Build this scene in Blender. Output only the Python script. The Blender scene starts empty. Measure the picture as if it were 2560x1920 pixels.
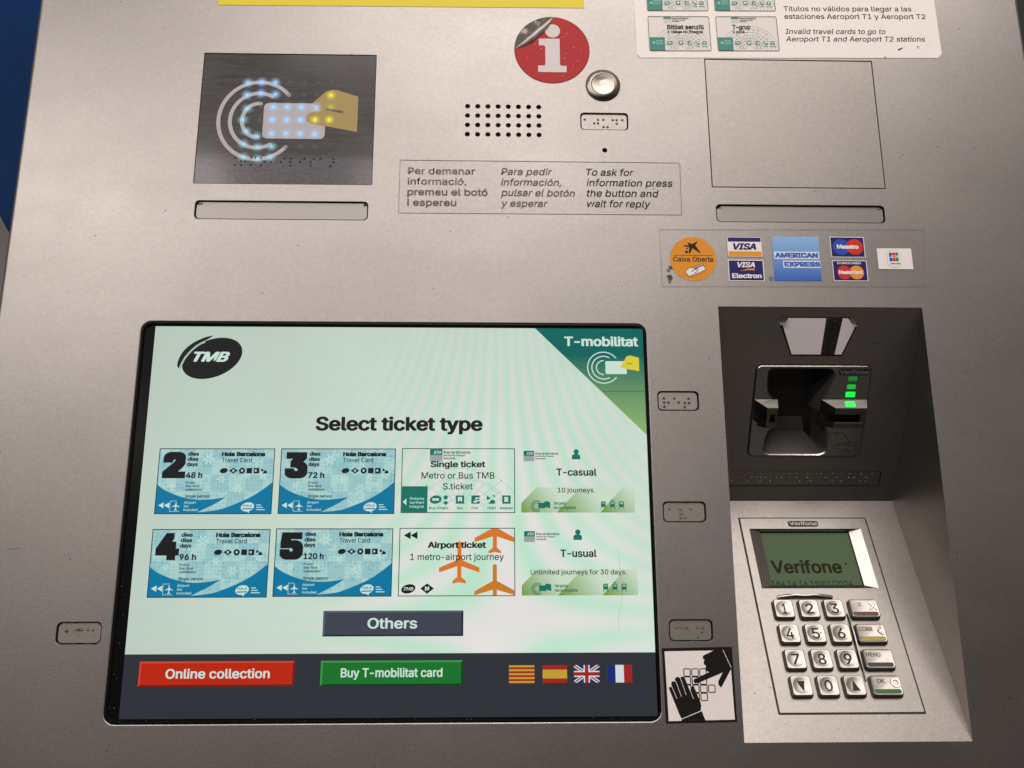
import bpy, math, random
from mathutils import Matrix, Vector
from mathutils.geometry import tessellate_polygon

random.seed(7)
scene = bpy.context.scene
COL = scene.collection
PI = math.pi

# ------------------------------------------------------------------ camera, world, lamps, exposure
# Machine frame in millimetres: x right, y up along the face, z out of the face. The face leans back 20 degrees.
LEAN = math.radians(20)
MACHINE = Matrix.Translation((0, 0, 1.10)) @ Matrix.Rotation(math.radians(90) - LEAN, 4, 'X')


def place(p):
    return MACHINE @ Vector((p[0] * .001, p[1] * .001, p[2] * .001))


cam = bpy.data.cameras.new('camera')
cam.sensor_width = 36
cam.lens = 33.75
cam.clip_start = .01
cam.clip_end = 100
cam_ob = bpy.data.objects.new('camera', cam)
COL.objects.link(cam_ob)
turn = (Matrix.Rotation(math.radians(-.1937), 4, 'Z') @ Matrix.Rotation(math.radians(-1.6034), 4, 'Y')
        @ Matrix.Rotation(math.radians(14.5052), 4, 'X'))
cam_ob.matrix_world = MACHINE @ Matrix.Translation((0, 0, .6224)) @ turn
scene.camera = cam_ob

world = bpy.data.worlds.new('World')
scene.world = world
world.use_nodes = True
wn, wl = world.node_tree.nodes, world.node_tree.links
wn.clear()
w_out = wn.new('ShaderNodeOutputWorld')
w_bg = wn.new('ShaderNodeBackground')
w_tc = wn.new('ShaderNodeTexCoord')
w_sep = wn.new('ShaderNodeSeparateXYZ')
w_map = wn.new('ShaderNodeMapRange')
w_ramp = wn.new('ShaderNodeValToRGB')
wl.new(w_tc.outputs['Generated'], w_sep.inputs[0])
wl.new(w_sep.outputs['Z'], w_map.inputs[0])
w_map.inputs[1].default_value = -1
w_map.inputs[2].default_value = 1
wl.new(w_map.outputs[0], w_ramp.inputs[0])
wl.new(w_ramp.outputs[0], w_bg.inputs[0])
wl.new(w_bg.outputs[0], w_out.inputs[0])
el = w_ramp.color_ramp.elements
el[0].position, el[0].color = 0.0, (.58, .52, .48, 1)
el[1].position, el[1].color = 1.0, (.40, .36, .33, 1)
for pos, c in ((.20, (.115, .102, .091, 1)), (.40, (.020, .018, .016, 1)), (.56, (.022, .020, .018, 1)), (.74, (.23, .205, .185, 1))):
    e = el.new(pos)
    e.color = c
w_bg.inputs[1].default_value = 1.0


def tube_lamp(name, loc, sx, sy, power, color, aim=None):
    d = bpy.data.lights.new(name, 'AREA')
    d.shape = 'RECTANGLE'
    d.size, d.size_y = sx, sy
    d.energy = power
    d.color = color
    o = bpy.data.objects.new(name, d)
    COL.objects.link(o)
    o.location = loc
    if aim is not None:
        o.rotation_euler = (Vector(aim) - Vector(loc)).to_track_quat('-Z', 'Y').to_euler()
    return o


WARM = (1.0, .922, .87)
tube_lamp('ceiling_lamp', (-1.27, -1.25, 2.75), 1.2, .30, 18, WARM)
tube_lamp('ceiling_lamp', (.08, -1.25, 2.75), .84, .24, 7.5, WARM)
tube_lamp('ceiling_lamp', (.30, -.45, 2.75), 1.5, .80, 17, WARM)
tube_lamp('ceiling_lamp', (-1.05, -2.45, 2.75), 3.3, .30, 21, WARM)

scene.view_settings.view_transform = 'Standard'
scene.view_settings.look = 'None'
scene.view_settings.exposure = 0
scene.view_settings.gamma = 1
scene.view_settings.use_curve_mapping = False
scene.render.engine = 'CYCLES'
scene.cycles.max_bounces = 6
scene.cycles.use_denoising = True


# ------------------------------------------------------------------ materials
def lin(c):
    c = c / 255
    return c / 12.92 if c <= .04045 else ((c + .055) / 1.055) ** 2.4


def rgb(r, g, b):
    return (lin(r), lin(g), lin(b), 1)


MATS = {}


def mat(name, color, rough=.5, metal=0.0, spec=.4, emit=None, strength=1.0):
    if name in MATS:
        return MATS[name]
    m = bpy.data.materials.new(name)
    m.use_nodes = True
    p = m.node_tree.nodes['Principled BSDF']
    p.inputs['Base Color'].default_value = color
    p.inputs['Roughness'].default_value = rough
    p.inputs['Metallic'].default_value = metal
    p.inputs['Specular IOR Level'].default_value = spec
    if emit:
        p.inputs['Emission Color'].default_value = emit
        p.inputs['Emission Strength'].default_value = strength
    MATS[name] = m
    return m


def nodes_of(m):
    return m.node_tree.nodes, m.node_tree.links, m.node_tree.nodes['Principled BSDF']


def objcoord(n):
    return n.new('ShaderNodeTexCoord').outputs['Object']


def noise(n, l, scale, detail=3, rough=.55, vec=None, stretch=None):
    t = n.new('ShaderNodeTexNoise')
    t.inputs['Scale'].default_value = scale
    t.inputs['Detail'].default_value = detail
    t.inputs['Roughness'].default_value = rough
    v = vec or objcoord(n)
    if stretch:
        mp = n.new('ShaderNodeMapping')
        mp.inputs['Scale'].default_value = stretch
        l.new(v, mp.inputs[0])
        v = mp.outputs[0]
    l.new(v, t.inputs['Vector'])
    return t.outputs['Fac']


def maprange(n, l, src, a, b, c, d):
    r = n.new('ShaderNodeMapRange')
    l.new(src, r.inputs[0])
    for i, v in enumerate((a, b, c, d)):
        r.inputs[i + 1].default_value = v
    return r.outputs[0]


def mixcol(n, l, fac, a, b, mode='MIX'):
    x = n.new('ShaderNodeMix')
    x.data_type = 'RGBA'
    x.blend_type = mode
    for s, v in ((x.inputs['Factor'], fac), (x.inputs[6], a), (x.inputs[7], b)):
        if isinstance(v, (int, float)):
            s.default_value = v
        elif isinstance(v, tuple):
            s.default_value = v
        else:
            l.new(v, s)
    return x.outputs[2]


def bump(n, l, p, src, strength, dist):
    b = n.new('ShaderNodeBump')
    b.inputs['Strength'].default_value = strength
    b.inputs['Distance'].default_value = dist
    l.new(src, b.inputs['Height'])
    l.new(b.outputs[0], p.inputs['Normal'])


def paint_material(name, color, rough, grain=.09, metal=1.0, wear=False):
    m = mat(name, color, rough, metal)
    n, l, p = nodes_of(m)
    a = noise(n, l, 900, 2)
    b = noise(n, l, 9, 4)
    c = noise(n, l, 260, 2)
    k = maprange(n, l, a, .3, .7, 1 - grain, 1 + grain)
    k2 = maprange(n, l, b, .3, .7, .95, 1.05)
    k3 = maprange(n, l, c, .3, .7, .96, 1.04)
    mu = n.new('ShaderNodeMath'); mu.operation = 'MULTIPLY'; l.new(k, mu.inputs[0]); l.new(k2, mu.inputs[1])
    mu2 = n.new('ShaderNodeMath'); mu2.operation = 'MULTIPLY'; l.new(mu.outputs[0], mu2.inputs[0]); l.new(k3, mu2.inputs[1])
    col = mixcol(n, l, 1.0, color, (1, 1, 1, 1), 'MULTIPLY')
    vm = n.new('ShaderNodeVectorMath'); vm.operation = 'SCALE'
    l.new(col, vm.inputs[0]); l.new(mu2.outputs[0], vm.inputs['Scale'])
    l.new(vm.outputs[0], p.inputs['Base Color'])
    l.new(maprange(n, l, noise(n, l, 30, 5), .3, .7, rough - .012, rough + .012), p.inputs['Roughness'])
    if wear:
        sc = noise(n, l, 42, 3, .5, None, (1, 9, 1))
        gate = noise(n, l, 7, 2)
        hit = n.new('ShaderNodeMath'); hit.operation = 'MULTIPLY'
        l.new(maprange(n, l, sc, .715, .735, 0, 1), hit.inputs[0])
        l.new(maprange(n, l, gate, .5, .62, 0, .45), hit.inputs[1])
        vo = n.new('ShaderNodeTexVoronoi')
        vo.inputs['Scale'].default_value = 55
        l.new(objcoord(n), vo.inputs['Vector'])
        dot = maprange(n, l, vo.outputs['Distance'], .03, .05, .55, 0)
        mx = n.new('ShaderNodeMath'); mx.operation = 'MAXIMUM'
        l.new(hit.outputs[0], mx.inputs[0]); l.new(dot, mx.inputs[1])
        l.new(mixcol(n, l, mx.outputs[0], vm.outputs[0], (.07, .06, .055, 1)), p.inputs['Base Color'])
        smear = noise(n, l, 5, 5, .65, None, (1, 1.8, 1))
        l.new(maprange(n, l, smear, .35, .7, rough + .02, rough - .035), p.inputs['Roughness'])
    bump(n, l, p, a, .10, .0004)
    return m


PAINT = paint_material('silver_paint', (.272, .253, .242, 1), .42, .09, 1.0, True)
PAINT_IN = paint_material('silver_paint_recess', (.285, .262, .246, 1), .42, .09, 1.0, True)
PLATE = paint_material('plate_metal', (.30, .275, .25, 1), .42, .07)
BLANK = paint_material('blank_plate_paint', (.262, .241, .226, 1), .43)
SLOTP = mat('slot_plate', (.235, .22, .21, 1), .42, .9)
BRAILLEM = paint_material('braille_metal', (.27, .25, .234, 1), .42, .05)
PADM = paint_material('pad_metal', (.285, .265, .246, 1), .40, .05)
KEYM = paint_material('key_metal', (.33, .306, .284, 1), .32, .04)
READM = paint_material('reader_metal', (.34, .32, .295, 1), .27, .06)
DARKM = mat('dark_cavity', (.012, .011, .010, 1), .5)
EDGE = mat('cut_edge', (.02, .018, .016, 1), .6)
BLACK = mat('black_rubber', (.006, .006, .006, 1), .45, 0, .15)
GLOSSBLACK = mat('black_bezel', (.004, .005, .005, 1), .2, 0, .08)
BODY = mat('body_side', (.05, .045, .042, 1), .5, .5)


def print_ink(name, r, g, b, rough=.45, spec=.18):
    """printed matter: the sRGB value is the ink's own colour"""
    return mat(name, rgb(r, g, b), rough, 0, spec)


def scuffed(m, scale, amount, tint, thr=(.62, .75), stretch=None):
    n, l, p = nodes_of(m)
    base = tuple(p.inputs['Base Color'].default_value)
    f = maprange(n, l, noise(n, l, scale, 5, .65, None, stretch), thr[0], thr[1], 0, amount)
    l.new(mixcol(n, l, f, base, tint), p.inputs['Base Color'])
    return m


PAPER = scuffed(print_ink('white_paper', 240, 233, 229), 120, .25, (.6, .57, .54, 1), (.55, .8))
INK = print_ink('black_ink', 26, 23, 22)
INKSOFT = print_ink('faded_ink', 92, 80, 74)
TEAL = print_ink('teal_ink', 62, 138, 126)
TEALPALE = print_ink('pale_teal_ink', 168, 205, 196)
YELLOWS = scuffed(print_ink('yellow_vinyl', 226, 206, 62), 60, .3, rgb(190, 170, 40))
RED = print_ink('red_vinyl', 172, 30, 34)
scuffed(RED, 700, .35, rgb(210, 104, 98), (.60, .74), (1, 2.6, 1))
GREYWHITE = print_ink('grey_white_vinyl', 214, 206, 206)


def clear_film(name, tint, rough, alpha):
    m = mat(name, tint, rough, 0, .5)
    m.node_tree.nodes['Principled BSDF'].inputs['Alpha'].default_value = alpha
    return m


FILM = clear_film('clear_film', (.36, .33, .30, 1), .35, .30)
FILM2 = clear_film('clear_film_thin', (.26, .23, .22, 1), .4, .03)


def shine(name, r, g, b):
    """screen pixel: gives off light of this colour"""
    c = rgb(r, g, b)
    return mat('screen_' + name, (.006, .006, .006, 1), .3, 0, .06, c, 1.0)


def screen_white(name, a, b):
    """white page of the display with its interference bands and a viewing-angle falloff painted into its glow"""
    m = mat(name, (.006, .006, .006, 1), .3, 0, .06, a, 1.0)
    n, l, p = nodes_of(m)
    sep = n.new('ShaderNodeSeparateXYZ')
    l.new(objcoord(n), sep.inputs[0])

    def ma(op, x, y):
        q = n.new('ShaderNodeMath'); q.operation = op
        for i, v in enumerate((x, y)):
            if isinstance(v, (int, float)):
                q.inputs[i].default_value = v
            else:
                l.new(v, q.inputs[i])
        return q.outputs[0]
    x = ma('SUBTRACT', sep.outputs['X'], .010)
    y = ma('SUBTRACT', sep.outputs['Y'], .004)
    ph = ma('MULTIPLY', ma('MULTIPLY', x, y), 4900)
    ph = ma('ADD', ph, ma('MULTIPLY', noise(n, l, 5, 1), 2.2))
    s = ma('MULTIPLY', ma('ADD', ma('SINE', ph, 0), 1), .5)
    r2 = ma('ADD', ma('POWER', ma('MULTIPLY', x, 11), 2), ma('POWER', ma('MULTIPLY', y, 5.5), 2))
    fade = ma('POWER', 2.718, ma('MULTIPLY', r2, -1))
    fac = ma('ADD', .5, ma('MULTIPLY', ma('SUBTRACT', s, .5), fade))
    colr = mixcol(n, l, fac, a, b)
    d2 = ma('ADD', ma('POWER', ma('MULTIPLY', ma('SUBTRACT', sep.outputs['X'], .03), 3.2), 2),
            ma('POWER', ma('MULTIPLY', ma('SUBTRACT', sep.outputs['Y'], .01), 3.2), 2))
    glow = ma('ADD', .70, ma('MULTIPLY', ma('POWER', 2.718, ma('MULTIPLY', d2, -1.3)), .38))  # off-axis dimming of the panel, painted into the emission strength
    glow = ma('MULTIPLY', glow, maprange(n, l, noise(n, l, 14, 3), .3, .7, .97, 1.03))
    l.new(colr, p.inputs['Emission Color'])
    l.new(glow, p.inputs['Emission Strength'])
    return m


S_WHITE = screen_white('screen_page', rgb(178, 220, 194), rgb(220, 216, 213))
S_BLACK = shine('black', 24, 24, 26)
S_DARK = shine('slate', 45, 48, 55)
S_TEAL = shine('teal', 0, 98, 90)
S_TEXT = shine('pale_text', 200, 222, 210)
S_BLUE = shine('blue', 0, 116, 158)
S_LINE = shine('outline', 22, 48, 62)
S_GREENINK = shine('green_ink', 18, 112, 98)
S_GREY = shine('grey', 150, 160, 160)
S_ORANGE = shine('orange', 212, 116, 42)
S_FAINT = shine('faint_line', 150, 180, 172)
S_YEL = shine('yellow', 216, 200, 60)


def screen_fade(name, ca, cb, y0, y1, axis='Y'):
    """vertical colour blend that belongs to the picture shown on the display"""
    m = mat('screen_' + name, (.006, .006, .006, 1), .3, 0, .06, ca, 1.0)
    n, l, p = nodes_of(m)
    sep = n.new('ShaderNodeSeparateXYZ')
    l.new(objcoord(n), sep.inputs[0])
    f = maprange(n, l, sep.outputs[axis], y0 * .001, y1 * .001, 0, 1)
    l.new(mixcol(n, l, f, ca, cb), p.inputs['Emission Color'])
    return m


def screen_blend(name, ca, cb, p0, p1):
    """colour blend between two points of the picture shown on the display"""
    m = mat('screen_' + name, (.006, .006, .006, 1), .3, 0, .06, ca, 1.0)
    n, l, p = nodes_of(m)
    dx, dy = (p1[0] - p0[0]) * .001, (p1[1] - p0[1]) * .001
    q = dx * dx + dy * dy
    vm = n.new('ShaderNodeVectorMath')
    vm.operation = 'DOT_PRODUCT'
    l.new(objcoord(n), vm.inputs[0])
    vm.inputs[1].default_value = (dx / q, dy / q, 0)
    base = (p0[0] * dx + p0[1] * dy) * .001 / q
    f = maprange(n, l, vm.outputs['Value'], base, base + 1, 0, 1)
    l.new(mixcol(n, l, f, ca, cb), p.inputs['Emission Color'])
    return m


S_CORNER = screen_fade('corner_blend', rgb(132, 172, 104), rgb(0, 98, 92), 134, 182)


def screen_mosaic():
    m = mat('screen_mosaic', (.006, .006, .006, 1), .3, 0, .06, rgb(150, 200, 205), 1.0)
    n, l, p = nodes_of(m)
    v = n.new('ShaderNodeTexVoronoi')
    v.distance = 'CHEBYCHEV'
    v.inputs['Scale'].default_value = 190
    v.inputs['Randomness'].default_value = .55
    l.new(objcoord(n), v.inputs['Vector'])
    w = n.new('ShaderNodeTexVoronoi')
    w.inputs['Scale'].default_value = 420
    w.inputs['Randomness'].default_value = .35
    l.new(objcoord(n), w.inputs['Vector'])
    big = n.new('ShaderNodeTexChecker')
    big.inputs['Scale'].default_value = 90
    l.new(objcoord(n), big.inputs['Vector'])
    c1 = mixcol(n, l, maprange(n, l, v.outputs['Distance'], .1, .62, 0, 1), rgb(122, 180, 192), rgb(170, 208, 204))
    c2 = mixcol(n, l, maprange(n, l, w.outputs['Distance'], .36, .42, 0, .75), c1, rgb(176, 210, 200))
    c3 = mixcol(n, l, maprange(n, l, big.outputs['Fac'], 0, 1, .0, .35), c2, rgb(104, 166, 184))
    l.new(c3, p.inputs['Emission Color'])
    return m


S_MOSAIC = screen_mosaic()


# ------------------------------------------------------------------ mesh building
def place_obj(o, origin, parent=None):
    o['_o'] = tuple(origin)
    COL.objects.link(o)
    if parent is None:
        o.matrix_world = MACHINE @ Matrix.Translation(Vector(origin) * .001)
    else:
        po = Vector(parent['_o'])
        o.parent = parent
        o.location = (Vector(origin) - po) * .001


def tag(o, label=None, cat=None, group=None, kind=None):
    for k, v in (('label', label), ('category', cat), ('group', group), ('kind', kind)):
        if v:
            o[k] = v
    return o


def thing(name, origin, label, cat, group=None):
    o = bpy.data.objects.new(name, None)
    o.empty_display_size = .02
    place_obj(o, origin)
    return tag(o, label, cat, group)


LAYER = .07
# lettering: the sans serif that ships inside Blender, or the built-in face when it is not there
try:
    SANS = bpy.data.fonts.load(bpy.utils.system_resource('DATAFILES', path='fonts') + '/Inter.woff2')
except Exception:
    SANS = None
_glyphs = {}
HYPHEN_KERN = -3


def glyph_mesh(body, bold, shear, fine=True):
    """filled outlines of a string at size 1; overlapping outlines and the copies that fatten bold print each get their own level"""
    key = (body, bold, shear, fine)
    if key in _glyphs:
        return _glyphs[key]
    c = bpy.data.curves.new('lettering', 'FONT')
    c.body = body
    for i, ch in enumerate(body):
        if ch == '-':
            c.body_format[i].kerning = c.body_format[max(0, i - 1)].kerning = HYPHEN_KERN
    c.size = 1
    c.resolution_u = 4 if fine else 2
    c.shear = shear
    c.fill_mode = 'NONE'
    if SANS:
        c.font = SANS
    o = bpy.data.objects.new('lettering', c)
    me = bpy.data.meshes.new_from_object(o)
    nb = {}
    for e_ in me.edges:
        i, j = e_.vertices
        nb.setdefault(i, []).append(j)
        nb.setdefault(j, []).append(i)
    co = [(v.co.x, v.co.y) for v in me.vertices]
    order = sorted(nb)
    seen, outlines = set(), []
    for i in order:
        if i in seen:
            continue
        lp, prev, cur = [], None, i
        while cur not in seen:
            seen.add(cur)
            lp.append(cur)
            nx = [q for q in nb[cur] if q != prev and q not in seen]
            if not nx:
                break
            # follow the order in which the outline was written
            nx.sort(key=lambda q: (q - cur) % len(co))
            prev, cur = cur, nx[0]
        if len(lp) > 2:
            outlines.append([co[q] for q in lp])
    bpy.data.objects.remove(o)
    bpy.data.curves.remove(c)
    bpy.data.meshes.remove(me)

    def inside(p, poly):
        hit = False
        for i in range(len(poly)):
            (xa, ya), (xb, yb) = poly[i - 1], poly[i]
            if (ya > p[1]) != (yb > p[1]) and p[0] < (xb - xa) * (p[1] - ya) / (yb - ya) + xa:
                hit = not hit
        return hit
    areas = [signed_area(q) for q in outlines]
    sign = 1 if max(areas, key=abs) > 0 else -1
    outer = [q for q, a_ in zip(outlines, areas) if a_ * sign > 0]
    inner = [q for q, a_ in zip(outlines, areas) if a_ * sign <= 0]
    groups = [[q] for q in outer]
    for q in inner:
        best = None
        for g_ in groups:
            if inside(q[0], g_[0]) and (best is None or abs(signed_area(g_[0])) < abs(signed_area(best[0]))):
                best = g_
        if best:
            best.append(q)
    vs, fs, lv = [], [], []
    shifts = [(0, 0)]
    if bold > .008:
        k = bold
        m_ = 4 if k < .016 else 8 if k < .045 else 14
        shifts = [(k * q_[0], .8 * k * q_[1]) for q_ in ((-1, -1), (0, -1), (1, -1), (1, 0), (1, 1), (0, 1), (-1, 1), (-1, 0))] if k > .045 else \
            [(k * math.cos(2 * PI * (i + .5) / m_), .7 * k * math.sin(2 * PI * (i + .5) / m_)) for i in range(m_)]
        if k > .045:
            shifts += [(.5 * x_, .5 * y_) for x_, y_ in shifts] + [(0, 0)]
    for si_, (dx, dy) in enumerate(shifts):
        for gi_, g_ in enumerate(groups):
            tris = tessellate_polygon([[Vector((p[0], p[1], 0)) for p in lp] for lp in g_])
            flat = [p for lp in g_ for p in lp]
            b0 = len(vs)
            vs += [(p[0] + dx, p[1] + dy) for p in flat]
            lv += [si_ * 3 + gi_ % 3] * len(flat)
            for t_ in tris:
                a_ = signed_area([flat[i] for i in t_])
                if abs(a_) > 1e-10:
                    t_ = tuple(t_) if a_ > 0 else tuple(t_)[::-1]
                    fs.append(tuple(b0 + i for i in t_))
    _glyphs[key] = (vs, fs, lv)
    return _glyphs[key]


def rr(x0, y0, x1, y1, r=0, n=6, grow=0):
    x0 -= grow; y0 -= grow; x1 += grow; y1 += grow
    r = max(0, r + grow) if r > 0 else 0
    if r <= 0:
        return [(x0, y0), (x1, y0), (x1, y1), (x0, y1)]
    out = []
    for cx, cy, a0 in ((x1 - r, y0 + r, -90), (x1 - r, y1 - r, 0), (x0 + r, y1 - r, 90), (x0 + r, y0 + r, 180)):
        for i in range(n + 1):
            a = math.radians(a0 + 90 * i / n)
            out.append((cx + r * math.cos(a), cy + r * math.sin(a)))
    return out


def oval(cx, cy, rx, ry=None, n=28, tilt=0, a0=0, a1=360):
    ry = rx if ry is None else ry
    full = abs(a1 - a0) >= 360
    out = []
    for i in range(n if full else n + 1):
        a = math.radians(a0 + (a1 - a0) * i / n)
        x, y = rx * math.cos(a), ry * math.sin(a)
        c, s = math.cos(math.radians(tilt)), math.sin(math.radians(tilt))
        out.append((cx + x * c - y * s, cy + x * s + y * c))
    return out


def smooth_line(pts, k=6):
    out = []
    P = [pts[0]] + list(pts) + [pts[-1]]
    for i in range(1, len(P) - 2):
        a, b, c, d = P[i - 1:i + 3]
        for j in range(k):
            t = j / k
            out.append(tuple(.5 * (2 * b[q] + (c[q] - a[q]) * t + (2 * a[q] - 5 * b[q] + 4 * c[q] - d[q]) * t * t
                                   + (3 * b[q] - a[q] - 3 * c[q] + d[q]) * t ** 3) for q in (0, 1)))
    out.append(tuple(pts[-1]))
    return out


def signed_area(p):
    return .5 * sum(p[i][0] * p[(i + 1) % len(p)][1] - p[(i + 1) % len(p)][0] * p[i][1] for i in range(len(p)))


class MB:
    """collects shapes in machine millimetres and links them as ONE mesh object"""

    def __init__(self, frame=None):
        self.v, self.f, self.m, self.mats = [], [], [], []
        self.F = frame or Matrix.Identity(4)
        self.glow = {}

    def add(self, verts, faces, material):
        if material not in self.mats:
            self.mats.append(material)
        k, b = self.mats.index(material), len(self.v)
        self.v += [self.F @ Vector(p) for p in verts]
        for f in faces:
            self.f.append(tuple(b + i for i in f))
            self.m.append(k)
        return b

    def poly(self, pts, z, material, holes=()):
        loops = [list(pts)] + [list(h) for h in holes]
        flat = [p for lp in loops for p in lp]
        if not holes and len(pts) == 4:
            f = (0, 1, 2, 3)
            self.add([(p[0], p[1], z) for p in flat], [f if signed_area(pts) > 0 else f[::-1]], material)
            return
        tris = tessellate_polygon([[Vector((p[0], p[1], 0)) for p in lp] for lp in loops])
        faces = []
        for t in tris:
            a = signed_area([flat[i] for i in t])
            if abs(a) < 1e-9:
                continue
            faces.append(tuple(t) if a > 0 else tuple(t)[::-1])
        self.add([(p[0], p[1], z) for p in flat], faces, material)

    def loft(self, loops, material, cap=None, cap_first=None):
        """loops of equal count, counter-clockwise seen from +z, going from outside/low to inside/high"""
        n = len(loops[0])
        vs = [p for lp in loops for p in lp]
        fs = []
        for r in range(len(loops) - 1):
            for i in range(n):
                j = (i + 1) % n
                fs.append((r * n + i, r * n + j, (r + 1) * n + j, (r + 1) * n + i))
        if cap:
            fs.append(tuple((len(loops) - 1) * n + i for i in range(n)))
        self.add(vs, fs, material)

    def plate(self, pts, z0, z1, material, side=None, chamfer=.12):
        """solid plate with a small chamfer; pts must be convex-ish"""
        if signed_area(pts) < 0:
            pts = pts[::-1]
        n = len(pts)
        ins = []
        for i in range(n):
            a, b, c = (Vector(pts[(i + k) % n]) for k in (-1, 0, 1))
            d1, d2 = (b - a), (c - b)
            if d1.length < 1e-6 or d2.length < 1e-6:
                d1 = d2 = (c - a)
            d1, d2 = d1.normalized(), d2.normalized()
            q = Vector((-d1.y, d1.x)) + Vector((-d2.y, d2.x))
            q = q.normalized() if q.length > 1e-6 else Vector((-d1.y, d1.x))
            k = max(.4, q.dot(Vector((-d1.y, d1.x))))
            ins.append(b + q * (chamfer / k))
        lo = [(p[0], p[1], z0) for p in pts]
        mid = [(p[0], p[1], z1 - chamfer) for p in pts]
        up = [(p.x, p.y, z1) for p in ins]
        self.loft([lo, mid], side or material)
        self.loft([mid, up], material)
        self.poly([(p.x, p.y) for p in ins], z1, material)

    def box(self, x0, y0, z0, x1, y1, z1, material):
        v = [(x, y, z) for z in (z0, z1) for y in (y0, y1) for x in (x0, x1)]
        self.add(v, [(0, 2, 3, 1), (4, 5, 7, 6), (0, 1, 5, 4), (2, 6, 7, 3), (0, 4, 6, 2), (1, 3, 7, 5)], material)

    def stroke(self, pts, w, z, material, closed=False):
        pts = [Vector(p) for p in pts]
        n = len(pts)
        L, R = [], []
        for i in range(n):
            if closed:
                a, c = pts[i - 1], pts[(i + 1) % n]
            else:
                a, c = pts[max(0, i - 1)], pts[min(n - 1, i + 1)]
            b = pts[i]
            d1 = (b - a) if (b - a).length > 1e-9 else (c - b)
            d2 = (c - b) if (c - b).length > 1e-9 else d1
            d1, d2 = d1.normalized(), d2.normalized()
            q = Vector((-d1.y - d2.y, d1.x + d2.x))
            q = q.normalized() if q.length > 1e-6 else Vector((-d1.y, d1.x))
            k = max(.5, q.dot(Vector((-d1.y, d1.x))))
            L.append(b + q * (w * .5 / k))
            R.append(b - q * (w * .5 / k))
        vs = [(p.x, p.y, z) for p in L] + [(p.x, p.y, z) for p in R]
        fs = [(n + i, n + (i + 1) % n, (i + 1) % n, i) for i in range(n if closed else n - 1)]
        self.add(vs, fs, material)

    def arc(self, cx, cy, r, w, a0, a1, z, material, ry=None, n=28):
        self.stroke(oval(cx, cy, r, ry, n, 0, a0, a1), w, z, material, closed=abs(a1 - a0) >= 360)

    def text(self, s, x, y, z, material, h=3.0, w=None, bold=0.0, shear=0.0, align='L', angle=0, surf=None):
        """baseline y, cap height h; w fixes the width of the inked string"""
        bold = max(bold + .004, .011)
        if h < 2.3:
            bold = min(bold, .024)
        vs, fs, lv = glyph_mesh(s, bold, shear, h > 3.2)
        hv = glyph_mesh('H', bold, 0, False)[0]
        cap = max(p[1] for p in hv) - min(p[1] for p in hv)
        y_base = min(p[1] for p in hv)
        x0, x1 = min(p[0] for p in vs), max(p[0] for p in vs)
        sy = h / cap
        sx = sy if w is None else w / (x1 - x0)
        ww = (x1 - x0) * sx
        off = {'L': 0, 'C': -ww / 2, 'R': -ww}[align]
        out = []
        for p, q in zip(vs, lv):
            X, Y = x + (p[0] - x0) * sx + off, y + (p[1] - y_base) * sy
            out.append((X, Y, (z if surf is None else surf(X, Y)) + q * .0016))
        self.add(out, fs, material)

    def dome(self, cx, cy, z, r, h, material, n=12, rings=4):
        loops = []
        for k in range(rings):
            a = PI / 2 * k / rings
            loops.append([(cx + r * math.cos(a) * math.cos(2 * PI * i / n), cy + r * math.cos(a) * math.sin(2 * PI * i / n),
                           z + h * math.sin(a)) for i in range(n)])
        self.loft(loops, material, cap=True)

    def build(self, name, origin, parent=None, smooth=None):
        me = bpy.data.meshes.new(name)
        o3 = Vector(origin)
        me.from_pydata([tuple((p - o3) * .001) for p in self.v], [], self.f)
        for mm in self.mats:
            me.materials.append(mm)
        me.polygons.foreach_set('material_index', self.m)
        if self.glow:
            at = me.attributes.new('glow', 'FLOAT', 'POINT')
            for i, g in self.glow.items():
                at.data[i].value = g
        me.update()
        if smooth:
            me.polygons.foreach_set('use_smooth', [True] * len(me.polygons))
            me.set_sharp_from_angle(angle=math.radians(smooth))
        o = bpy.data.objects.new(name, me)
        place_obj(o, origin, parent)
        return o


O = (0, 0, 0)
# frames of the two faces of the wedge-shaped recess
LOWER_LEN = math.hypot(159.8, 82)
tl = Vector((0, 159.8, -82)) / LOWER_LEN
nl = Vector((0, 82, 159.8)) / LOWER_LEN
LOWER = Matrix(((1, tl.x, nl.x, 0), (0, tl.y, nl.y, -66.3), (0, tl.z, nl.z, 0), (0, 0, 0, 1)))
UPPER_LEN = math.hypot(123.2, 82)
tu = Vector((0, 123.2, 82)) / UPPER_LEN
nu = Vector((0, -82, 123.2)) / UPPER_LEN
UPPER = Matrix(((1, tu.x, nu.x, 0), (0, tu.y, nu.y, 93.5), (0, tu.z, nu.z, -82), (0, 0, 0, 1)))

# ------------------------------------------------------------------ the place behind the machine
wall = MB()
wall.box(-1500, -700, -420, 1500, 1500, -400, mat('pale_wall', (.30, .28, .26, 1), .7))
tag(wall.build('wall', (0, 0, -400)), kind='structure')
bp = MB()
edge = smooth_line([(-640, 760), (-560, 600), (-500, 470), (-440, 364), (-395, 300), (-340, 255), (-280, 235)], 8)
BLUEB = mat('blue_board_paint', rgb(0, 46, 92), .6, 0, .1)
scuffed(BLUEB, 6, .6, rgb(0, 24, 70), (.4, .7))
bp.plate(edge + [(-150, 235), (-150, 760)], -226, -200, BLUEB, None, 1)
tag(bp.build('blue_board', (-400, 235, -226)), 'deep blue board with a curved lower edge behind the machine', 'board')
dk = MB()  # black sheet added to stand for the shade right of the machine
dk.plate(rr(430, -200, 900, 800, 12), -226, -200, mat('shade_black', (.004, .004, .005, 1), .5), None, 1)
tag(dk.build('shade_sheet', (500, -200, -226)), 'black sheet standing in for the shade beyond the right edge of the machine', 'board')

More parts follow.
